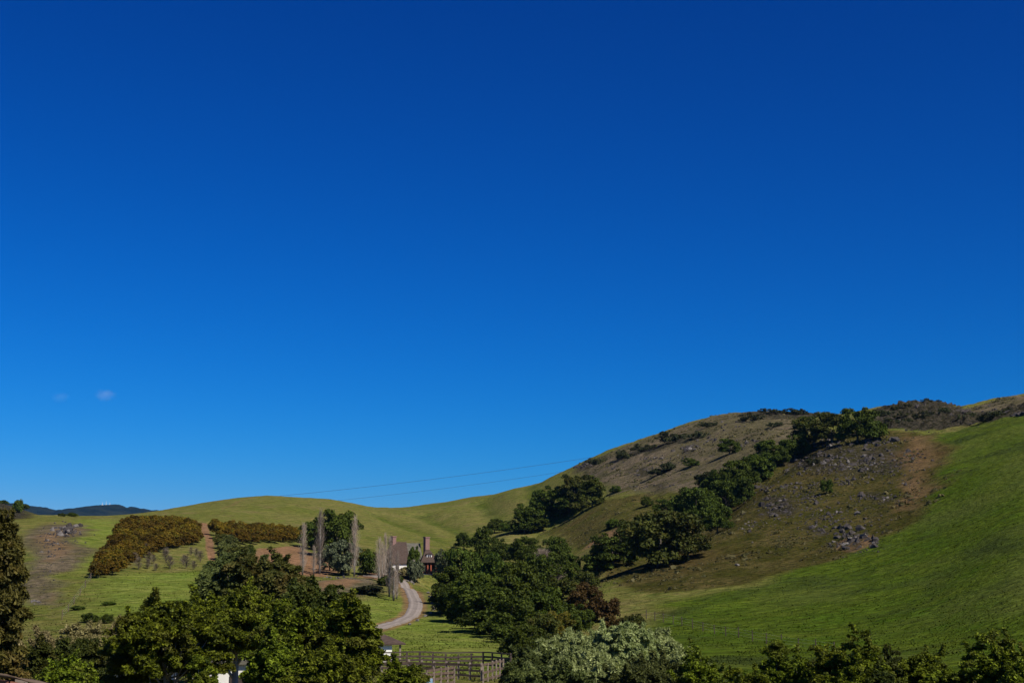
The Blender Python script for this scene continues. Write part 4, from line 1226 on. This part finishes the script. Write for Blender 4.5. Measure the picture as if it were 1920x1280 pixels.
# ---- hedge of swept trees beside the farm track
for k, (px, base, top, w_) in enumerate(((405, 1004, 972, 28), (420, 1012, 978, 30), (416, 1030, 1000, 30), (434, 1040, 1002, 36), (426, 1052, 1015, 36), (442, 1066, 1024, 42), (428, 1085, 1035, 46), (452, 1080, 1036, 46), (405, 1096, 1048, 44), (436, 1110, 1050, 60), (396, 1106, 1066, 44))):
    tree('swept', 'orchard' if k < 2 else ('euc_tan' if k in (2, 5) else 'euc'), px, None, top, w_, '%s windswept tree from the top of the row right of the dirt track' % ('first second third fourth fifth sixth seventh eighth ninth tenth eleventh'.split()[k]), 'windswept_tree', 'tree', 'windswept row along the dirt track', base=base, keep_rot=True)

# ---- orchard blocks
def plant(poly, dx, dy, skew, label, group, mat, kind, hrange, wrange, drop=0.0, name='orchard_tree'):
    pts = poly_world(poly)
    xs = [p[0] for p in pts]; ys = [p[1] for p in pts]
    out_ = []
    y = min(ys)
    while y < max(ys):
        x = min(xs) - 20 + (y - min(ys)) * skew % dx
        while x < max(xs) + 20:
            jx, jy = x + rnd.uniform(-.5, .5) * dx * 0.5, y + rnd.uniform(-.5, .5) * dy * 0.5
            if in_poly(np.array([jx]), np.array([jy]), pts)[0] and rnd.random() >= drop:
                out_.append((jx, jy))
            x += dx
        y += dy
    cx_, cy_ = sum(p[0] for p in out_) / len(out_), sum(p[1] for p in out_) / len(out_)
    yl = sorted(p[1] for p in out_); nn_ = len(out_)
    for jx, jy in out_:
        row = sorted(p[0] for p in out_ if abs(p[1] - jy) < dy * 0.8)
        where = ('top row of ' if jy > yl[int(nn_ * 0.88)] else 'bottom edge of ' if jy < yl[int(nn_ * 0.10)] else 'left edge of ' if jx <= row[min(1, len(row) - 1)] - 0.01 or jx == row[0] else 'right edge of ' if jx == row[-1] else 'inner rows of ')
        lab_ = label % where
        k = _vk.get(kind, 0); _vk[kind] = k + 1
        cm, tm, w0, h0 = VAR[kind][k % len(VAR[kind])]
        z = float(gz(jx, jy))
        tree_obj(name, (jx, jy, z - 0.05), rnd.uniform(*wrange) / w0, rnd.uniform(*hrange) / h0, rnd.uniform(0, 6.28), cm, tm, M[mat], lab_, 'tree', group)
    return len(out_)
n1 = plant([(243, 984), (300, 984), (362, 988), (368, 1006), (364, 1022), (330, 1026), (285, 1040), (240, 1066), (190, 1088), (182, 1080), (205, 1040), (222, 1008)], 2.8, 4.0, 0.3,
           'orange brown tree in the %sthe orchard block left of the dirt track', 'orchard left of the dirt track', 'orchard', 'orchard', (2.4, 3.4), (3.2, 4.4))
n2 = plant([(418, 996), (470, 998), (560, 1006), (566, 1018), (500, 1019), (420, 1020)], 3.4, 5.0, 0.3,
           'rusty green tree in the %sthe orchard strip right of the dirt track', 'orchard right of the dirt track', 'orchard', 'orchard', (2.6, 3.8), (3.4, 4.6))

# ---- bare trees
def bare_mesh(seed, H, W, n, name, mat, spread=0.5, trunk_r=0.16, wob=0.03, lo=0.05, tw=0.022):
    rng = np.random.default_rng(seed)
    mb = MB()
    tp = [(rng.normal() * wob, rng.normal() * wob, H * t) for t in (0, .25, .5, .75, .97)]
    tp[0] = (0, 0, -0.4)
    tmb = MB().tube(tp, [trunk_r * 1.2, trunk_r, trunk_r * .7, trunk_r * .4, 0.02], 7)
    for i in range(n):
        f = lo + (0.93 - lo) * rng.random() ** 0.85
        an = rng.random() * 6.28
        env = W / 2 * np.interp(f, [0, .2, .55, .85, 1], [0.75, 1.0, 0.9, 0.55, 0.15]) * (0.72 + 0.28 * math.sin(3 * an + seed + f * 9) + 0.25 * rng.random())
        L = H * (0.10 + 0.14 * rng.random()) * (1.1 - 0.5 * f)
        r0 = env * rng.random() * 0.35
        r1 = env * (0.55 + 0.45 * rng.random())
        z0 = H * f * 0.95
        p0_ = (math.cos(an) * r0, math.sin(an) * r0, z0)
        a2 = an + rng.normal() * 0.3
        p1_ = (math.cos(a2) * (r0 + r1) * spread, math.sin(a2) * (r0 + r1) * spread, z0 + L * 0.45)
        p2_ = (math.cos(a2) * r1, math.sin(a2) * r1, min(z0 + L, H))
        t_ = tw * (0.6 + 0.9 * rng.random())
        mb.tube([p0_, p1_, p2_], [t_ * 1.3, t_, t_ * .5], 3)
    return tmb.mesh(name + ' trunk', mat, True), mb.mesh(name + ' twigs', mat, False)
POP = [bare_mesh(200 + k, 14, 2.8, 330, 'poplar', M['twig'], tw=0.0145) for k in range(5)]
for k, (px, base, top, w_, lab) in enumerate((
    (599, 1076, 950, 22, 'tallest bare grey poplar in front of the dark oak'),
    (567, 1078, 976, 18, 'bare poplar at the left end of the poplar row'),
    (588, 1077, 1020, 12, 'short bare poplar between the two left poplars'),
    (645, 1077, 1010, 10, 'slim bare sapling in front of the olive tree'),
    (664, 1080, 962, 20, 'pale bare poplar right of the olive tree'),
    (710, 1090, 1004, 18, 'bare poplar left of the house'),
    (722, 1084, 996, 14, 'thin bare poplar just left of the house roof'),
    (730, 1118, 1000, 20, 'bare poplar standing before the house roof'),
    (744, 1122, 1030, 14, 'thin bare poplar in front of the white house wall'),
    (716, 1086, 1012, 16, 'bare poplar overlapping the left end of the house roof'),
    (738, 1126, 1062, 22, 'stubby bare poplar beside the bend of the drive'),
    (654, 1078, 1025, 12, 'low bare poplar left of the pale poplar'))):
    g = hit(px, base); tp = at(px, top, g.y)
    root = empty('bare_poplar', (g.x, g.y, g.z - 0.05), rnd.uniform(0, 6), lab, 'tree', 'bare poplars by the house')
    Hh = tp.z - g.z; Ww = w_ * 1.3 * g.y / F
    root.scale = (Ww / 2.6, Ww / 2.6, Hh / 14)
    t_ = link(bpy.data.objects.new('trunk', POP[k % 5][0]), root)
    t_.material_slots[0].link = 'OBJECT'; t_.material_slots[0].material = M['palebark']
    link(bpy.data.objects.new('crown', POP[k % 5][1]), root)
DEAD = [bare_mesh(230 + k, 3.2, 3.2, 170, 'bare tree', M['deadtwig'], 0.5, 0.07, 0.05, 0.12, 0.022) for k in range(3)]
pts = [(250 + rnd.uniform(-12, 12) + 24 * i, 1068 - 13 * j + rnd.uniform(-3, 3)) for j in range(3) for i in range(6)]
for k, (px, py) in enumerate(pts):
    if px < 300 - (1068 - py) * -0.6 - 60 or px > 384: continue
    g = hit(px, py)
    root = empty('bare_orchard_tree', (g.x, g.y, g.z - 0.05), rnd.uniform(0, 6), 'leafless grey brown tree on the grass below the orange orchard', 'tree', 'leafless young trees below the orchard')
    s_ = rnd.uniform(0.6, 0.95)
    root.scale = (s_, s_, s_ * rnd.uniform(.85, 1.1))
    link(bpy.data.objects.new('trunk', DEAD[k % 3][0]), root)
    link(bpy.data.objects.new('crown', DEAD[k % 3][1]), root)
WIL = bare_mesh(260, 8, 8, 800, 'bare willow', M['twig'], 0.5, 0.16, 0.1, 0.12, 0.03)
for px, base, top, w_, lab in ((1018, 1105, 1026, 60, 'bare tan willow standing out of the dark grove'), (1035, 1112, 1056, 60, 'second bare tan willow in the grove')):
    g = hit(px, base); tp = at(px, top, g.y)
    root = empty('bare_willow', (g.x, g.y, g.z), 1.0, lab, 'tree')
    root.scale = (w_ * g.y / F / 7.5,) * 2 + ((tp.z - g.z) / 8,)
    link(bpy.data.objects.new('trunk', WIL[0]), root); link(bpy.data.objects.new('crown', WIL[1]), root)

# ------------------------------------------------------------------ rocks
from mathutils import noise as mnoise
import bmesh
ROCKS = []
for s_ in range(8):
    rr = random.Random(900 + s_)
    bm = bmesh.new()
    for k in range(17):
        v = Vector((rr.gauss(0, 1), rr.gauss(0, 1), rr.gauss(0, 1))).normalized() * rr.uniform(0.75, 1.05)
        bm.verts.new((v.x * 0.62, v.y * 0.5, v.z * 0.5 + 0.18))
    res = bmesh.ops.convex_hull(bm, input=bm.verts)
    bmesh.ops.delete(bm, geom=[v for v in bm.verts if not v.link_faces], context='VERTS')
    me = bpy.data.meshes.new('rock'); bm.to_mesh(me); bm.free()
    me.materials.append(M['rock'])
    ROCKS.append(me)

def outcrop(px, py, wpx, hpx, n, size, label, pale=0.0, shape=None):
    """stones of an outcrop, spread over the patch of slope seen at (px, py)"""
    c = hit(px, py)
    root = empty('rock_outcrop', c, 0, label, 'rocks')
    uv = []
    while len(uv) < n:
        u, v = rnd.gauss(0, 0.5), rnd.gauss(0, 0.5)
        if abs(u) < 1 and abs(v) < 1: uv.append((px + u * wpx / 2, py + v * hpx / 2))
    for q_ in hits([p[0] for p in uv], [p[1] for p in uv]):
        q_ = Vector(q_)
        if abs(q_.y - c.y) > 90: continue
        s_ = size * (0.20 + 0.74 * rnd.random() ** 2.2)
        o = link(bpy.data.objects.new('rock', rnd.choice(ROCKS)), root)
        o.location = q_ - c + Vector((0, 0, -0.16 * s_))
        o.rotation_euler = (rnd.uniform(-.5, .5), rnd.uniform(-.5, .5), rnd.uniform(0, 6.28))
        o.scale = (s_ * rnd.uniform(.8, 1.3), s_ * rnd.uniform(.8, 1.3), s_ * rnd.uniform(.7, 1.5))
        if rnd.random() < pale * 0.45:
            o.material_slots[0].link = 'OBJECT'; o.material_slots[0].material = M['rockpale']
    return root
outcrop(1592, 1010, 78, 46, 79, 2.0, 'large dark rock pile at the edge of the green slope', 0.15)
outcrop(1636, 1017, 26, 22, 20, 1.6, 'small rock pile right of the large dark pile', 0.2)
outcrop(1535, 992, 46, 22, 31, 1.7, 'dark boulder group left of the large rock pile', 0.15)
outcrop(1458, 952, 90, 44, 58, 1.9, 'jagged dark rocks on the left flank of the spur', 0.1)
outcrop(1552, 965, 60, 34, 31, 1.3, 'scattered pale stones above the large rock pile', 0.7)
outcrop(1622, 930, 44, 22, 24, 1.6, 'dark boulders on the middle of the spur', 0.1)
outcrop(1665, 934, 60, 14, 20, 1.2, 'thin band of pale stones right of the dark boulders', 0.6)
outcrop(1500, 912, 80, 16, 37, 1.1, 'thin reddish stone band on the spur', 0.25)
outcrop(1610, 868, 170, 46, 120, 2.1, 'broad grey scree below the summit trees', 0.3)
outcrop(1530, 862, 110, 50, 69, 1.8, 'rough rocky ground left of the broad scree', 0.2)
outcrop(1650, 832, 90, 26, 58, 2.4, 'rocks beneath the right end of the summit trees', 0.2)
outcrop(1560, 832, 80, 18, 37, 2.2, 'rocks beneath the middle of the summit trees', 0.2)
outcrop(1680, 858, 70, 26, 26, 1.9, 'grey boulders at the right end of the broad scree', 0.3)
outcrop(1440, 912, 70, 26, 26, 1.8, 'dark ledge of rocks beside the spur thicket', 0.1)
outcrop(1520, 935, 70, 22, 22, 1.5, 'scattered rocks on the middle left of the spur', 0.3)
outcrop(1580, 905, 90, 14, 24, 1.4, 'line of stones below the broad scree', 0.3)
outcrop(1490, 885, 70, 26, 26, 1.8, 'rough rocks at the upper left of the spur', 0.15)
outcrop(1700, 905, 60, 30, 18, 1.1, 'small stones on the reddish soil', 0.4)
outcrop(1150, 880, 60, 16, 18, 1.6, 'stones on the lower left of the brown slope', 0.3)
outcrop(1370, 800, 80, 20, 22, 1.8, 'broken rocks high on the brown slope', 0.2)
outcrop(1740, 766, 150, 36, 120, 3.2, 'jagged dark crest of rocks on the skyline', 0.0)
outcrop(1690, 785, 130, 30, 69, 2.6, 'shaded rock face below the left of the crest', 0.1)
outcrop(1800, 782, 80, 18, 58, 2.8, 'dark crags in the notch of the crest', 0.05)
outcrop(1885, 777, 90, 12, 58, 2.2, 'rock band along the top of the green slope', 0.0)
outcrop(1290, 842, 56, 16, 34, 2.4, 'dark crag in the middle of the brown slope', 0.15)
outcrop(1235, 858, 90, 16, 31, 1.8, 'pale crag left of the middle crag', 0.4)
outcrop(1205, 885, 100, 18, 41, 1.6, 'scattered rocks low on the brown slope', 0.4)
outcrop(1200, 914, 44, 12, 24, 1.6, 'dark rocks beside the small lone oak', 0.15)
outcrop(1250, 912, 56, 8, 24, 1.2, 'short line of stones on the brown slope', 0.3)
outcrop(1092, 873, 40, 18, 34, 2.2, 'rocks where the brown slope meets the skyline', 0.1)
outcrop(1335, 826, 60, 20, 31, 1.9, 'stones right of the middle crag', 0.3)
outcrop(1400, 830, 60, 20, 27, 1.6, 'stones left of the summit trees', 0.3)
outcrop(1410, 985, 60, 26, 24, 1.0, 'pale stones on the grass below the oak thicket', 0.7)
outcrop(1090, 945, 60, 14, 17, 1.2, 'few stones under the gully trees', 0.4)
outcrop(1130, 1015, 60, 20, 24, 1.0, 'grey stones on the bare bank', 0.4)
outcrop(125, 995, 52, 24, 69, 2.2, 'pale grey rock outcrop on the left slope', 0.9)
outcrop(92, 1022, 60, 44, 44, 1.0, 'scattered stones below the left outcrop', 0.3)
outcrop(68, 1128, 26, 12, 14, 0.8, 'whitish stones beside the conifer', 0.9)
outcrop(628, 1082, 90, 5, 44, 0.75, 'row of stones along the foot of the dirt bank', 0.35)

def boulder(px, py, size, label, pale=True, group=None, name='boulder', cat='rock'):
    g = hit(px, py)
    o = link(bpy.data.objects.new(name, rnd.choice(ROCKS)))
    o.location = g + Vector((0, 0, -0.05 * size))
    o.rotation_euler = (rnd.uniform(-.3, .3), rnd.uniform(-.3, .3), rnd.uniform(0, 6.28))
    o.scale = (size * rnd.uniform(.9, 1.2), size, size * rnd.uniform(.8, 1.1))
    if pale:
        o.material_slots[0].link = 'OBJECT'; o.material_slots[0].material = M['rockpale']
    return tag(o, label, cat, group)
boulder(1382, 1060, 0.95, 'single white boulder alone on the olive grass')
boulder(1608, 963, 1.6, 'single pale boulder above the large rock pile')
boulder(1411, 1018, 0.6, 'tiny pale stone below the oak thicket')
boulder(1622, 973, 0.9, 'small dark boulder right of the single pale boulder', False)
for k, (px, py) in enumerate(((803, 1112), (806, 1119), (807, 1126), (810, 1132), (812, 1138), (814, 1143), (808, 1150), (798, 1155), (783, 1164), (768, 1171), (765, 1090), (772, 1092), (775, 1095), (760, 1089))):
    boulder(px, py, rnd.uniform(0.55, 0.9), 'pale stone edging the driveway, %s' % ('first of the line by the grove|second of the line by the grove|third of the line by the grove|fourth of the line by the grove|fifth of the line by the grove|last of the line by the grove|just past the line by the grove|on the outside of the bend|low on the bend|where the drive leaves the bend|near the house on the inside|near the house, middle of three|near the house, closest to the shrub|at the top of the drive'.split('|')[k]), True, 'stones edging the driveway', 'edging_stone', 'stone')

# finer rubble between the outcrops
def rubble(name, patches, label):
    V_ = []; F_ = []
    for px, py, w_, h_, n, size in patches:
        c = hit(px, py)
        for q_ in hits([px + rnd.gauss(0, .45) * w_ / 2 for _ in range(n)], [py + rnd.gauss(0, .45) * h_ / 2 for _ in range(n)]):
            q_ = Vector(q_)
            if abs(q_.y - c.y) > 120: continue
            me = rnd.choice(ROCKS)
            s_ = size * (0.4 + 0.8 * rnd.random() ** 2)
            mt = Matrix.Translation(q_ - Vector((0, 0, 0.1 * s_))) @ Matrix.Rotation(rnd.uniform(0, 6.28), 4, Vector((rnd.gauss(0, .3), rnd.gauss(0, .3), 1)).normalized()) @ Matrix.Diagonal((s_, s_, s_ * rnd.uniform(.6, 1.2), 1))
            b = len(V_)
            V_ += [tuple(mt @ v.co) for v in me.vertices]
            F_ += [tuple(b + i_ for i_ in p.vertices) for p in me.polygons]
    o = link(bpy.data.objects.new(name, mesh_np(name, V_, F_, M['rock'])))
    return tag(o, label, 'rubble', kind='stuff')
rubble('rubble', [(1600, 868, 260, 76, 800, 0.8), (1480, 940, 180, 90, 420, 0.7), (1560, 975, 200, 80, 260, 0.6), (1740, 778, 260, 50, 420, 1.3), (1650, 935, 160, 30, 110, 0.6),
                  (1230, 870, 260, 60, 260, 0.8), (1380, 830, 200, 60, 160, 0.8), (1595, 1020, 120, 50, 120, 0.5), (110, 1005, 100, 60, 160, 0.6), (85, 1060, 60, 90, 90, 0.4), (1130, 1015, 100, 26, 90, 0.5), (1420, 990, 140, 50, 80, 0.4)],
       'loose small rubble strewn between the outcrops')

# ------------------------------------------------------------------ grass tufts on the nearer slopes
rng = np.random.default_rng(5)
NB = 110000
gyv = np.exp(rng.uniform(math.log(118), math.log(330), NB))
gxv = rng.uniform(-0.40, 0.40, NB) * gyv
cv = cover(gxv, gyv)
keep = (cv[:, 1] < 0.3) & (cv[:, 4] < 0.3)
dpt = seg_dist(gxv, gyv, [(c[0], c[1]) for c in drive_c])
keep &= dpt > 3.2
keep &= np.hypot(gxv - HOUSE.x, gyv - HOUSE.y - 3) > 9
keep &= vnoise(gxv / 6, gyv / 6, 77) > -0.22
gxv, gyv, cv = gxv[keep], gyv[keep], cv[keep]
gzz = gz(gxv, gyv)
n = len(gxv)
hgt = rng.uniform(0.05, 0.16, n) * (0.7 + 0.6 * rng.random(n))
an = rng.random(n) * 6.28
wd = hgt * rng.uniform(0.8, 1.8, n)
ex, ey = np.cos(an) * wd / 2, np.sin(an) * wd / 2
lx, ly = rng.normal(size=n) * hgt * 0.5, rng.normal(size=n) * hgt * 0.5
Vt = np.stack([np.stack([gxv - ex, gyv - ey, gzz - 0.03], 1), np.stack([gxv + ex, gyv + ey, gzz - 0.03], 1), np.stack([gxv + lx, gyv + ly, gzz + hgt], 1)], 1).reshape(-1, 3)
me = mesh_np('grass', Vt, np.arange(n * 3).reshape(-1, 3), M['ground'], True)
me.normals_split_custom_set_from_vertices(np.tile(np.array([[0.0, -0.15, 1.0]]), (n * 3, 1)).tolist())
paint(me, np.repeat(cv, 3, 0))
grass_o = link(bpy.data.objects.new('grass', me))
tag(grass_o, 'short rough grass on the pastures', 'grass', kind='stuff')

# coarse tussocks and dwarf scrub that roughen the rocky hill
rng = np.random.default_rng(12)
ty = rng.uniform(250, 740, 52000); tx = rng.uniform(-0.02, 0.36, 52000) * ty
tcv = cover(tx, ty)
wgt = np.maximum(tcv[:, 0] * 0.75, tcv[:, 3]) * (vnoise(tx / 17, ty / 17, 91) + vnoise(tx / 4, ty / 4, 93) * 1.1 > 0.12) * sstep(255, 330, ty)
kp = rng.random(len(tx)) < wgt * 0.75
tx, ty = tx[kp], ty[kp]
tz = gz(tx, ty)
nT, nl = len(tx), 9
sc_ = rng.uniform(0.12, 0.42, nT) * (1 + 0.9 * (rng.random(nT) < 0.12))
ci = np.repeat(np.arange(nT), nl)
dv = unit(rng.normal(size=(nT * nl, 3))); dv[:, 2] = np.abs(dv[:, 2]) * 0.8
pc = np.stack([tx, ty, tz], 1)[ci] + dv * sc_[ci][:, None] * np.array([1.3, 1.3, 0.7])
nv = unit(dv + rng.normal(size=dv.shape) * 0.4); tv = unit(np.cross(nv, rng.normal(size=dv.shape))); bv = np.cross(nv, tv)
ss = (sc_[ci] * rng.uniform(0.5, 0.9, len(ci)))[:, None]
Vt = np.stack([pc - tv * ss, pc + bv * ss, pc + tv * ss - bv * ss * 0.4], 1).reshape(-1, 3)
tus = link(bpy.data.objects.new('tussocks', mesh_np('tussocks', Vt, np.arange(len(ci) * 3).reshape(-1, 3), M['tussock'], False, np.repeat(rng.random(nT), nl))))
tag(tus, 'coarse olive tussocks and dwarf scrub on the rocky hill', 'tussocks', kind='stuff')

# ------------------------------------------------------------------ power lines
def cable(pa, pb, sag, rad, label):
    pts_ = []
    for i in range(33):
        t = i / 32
        p = pa.lerp(pb, t); p.z -= sag * 4 * t * (1 - t)
        pts_.append(p - pa)
    o = MB().tube(pts_, rad, 5).build('power_line', M['wire'], None, True)
    o.location = pa
    return tag(o, label, 'power line', 'power lines over the saddle')
cable(at(430, 938, 900), at(1150, 851, 860), 2.0, 0.075, 'upper thin power line crossing the sky over the saddle')
cable(at(520, 948, 910), at(1110, 875, 870), 2.0, 0.06, 'lower thin power line crossing the sky over the saddle')

# masts on the far mountain
for px, h_, lab in ((192, 8, 'left of three tiny white masts on the far mountain'), (199, 12, 'tallest of three tiny white masts on the far mountain'), (206, 7, 'right of three tiny white masts on the far mountain')):
    p = at(px, 944.5, 6200)
    root = empty('radio_mast', p, 0, lab, 'mast', 'masts on the far mountain')
    MB().tube([(0, 0, -12), (0, 0, h_)], [0.7, 0.45], 6).build('pole', M['white'], root)
    MB().box(-3, 3, -3, 3, -12, -2).build('hut', M['white'], root)

# ------------------------------------------------------------------ haze and the wisp of cloud
m, nt, out = new_mat('pale air')
v_ = nt.nodes.new('ShaderNodeVolumePrincipled')
v_.inputs['Color'].default_value = (0.17, 0.52, 1.0, 1)
v_.inputs['Density'].default_value = 2.1e-5
v_.inputs['Anisotropy'].default_value = 0.2
nt.links.new(v_.outputs[0], out.inputs['Volume'])
hz = MB().box(-9500, 9500, -400, 9600, -40, 460).build('haze', m)
tag(hz, 'thin blue air over the valley and far mountains', 'haze', kind='stuff')

def cloud(px, py, d, w_, h_, dens, label):
    c = at(px, py, d)
    m, nt, out = new_mat('thin cloud')
    tc = nt.nodes.new('ShaderNodeTexCoord')
    ln = nt.nodes.new('ShaderNodeVectorMath'); ln.operation = 'LENGTH'; nt.links.new(tc.outputs['Object'], ln.inputs[0])
    nz = noise_n(nt, tc.outputs['Object'], 2.2, 4, 0.6)
    f_ = math_n(nt, 'SUBTRACT', math_n(nt, 'ADD', math_n(nt, 'SUBTRACT', 1.0, ln.outputs['Value']), math_n(nt, 'MULTIPLY', nz, 1.1)), 0.72, True)
    v_ = nt.nodes.new('ShaderNodeVolumePrincipled')
    v_.inputs['Color'].default_value = (0.95, 0.95, 0.97, 1)
    nt.links.new(math_n(nt, 'MULTIPLY', f_, dens), v_.inputs['Density'])
    nt.links.new(v_.outputs[0], out.inputs['Volume'])
    bm = bmesh.new(); bmesh.ops.create_icosphere(bm, subdivisions=3, radius=1.0)
    me = bpy.data.meshes.new('cloud'); bm.to_mesh(me); bm.free(); me.materials.append(m)
    o = link(bpy.data.objects.new('cloud', me)); o.location = c; o.scale = (w_ * d / F / 2, 60, h_ * d / F / 2)
    return tag(o, label, 'cloud', kind='stuff')
cloud(197, 740, 10500, 52, 30, 0.0042, 'small faint wisp of cloud in the blue sky')
cloud(113, 744, 10500, 48, 26, 0.0014, 'fainter wisp of cloud left of the small one')
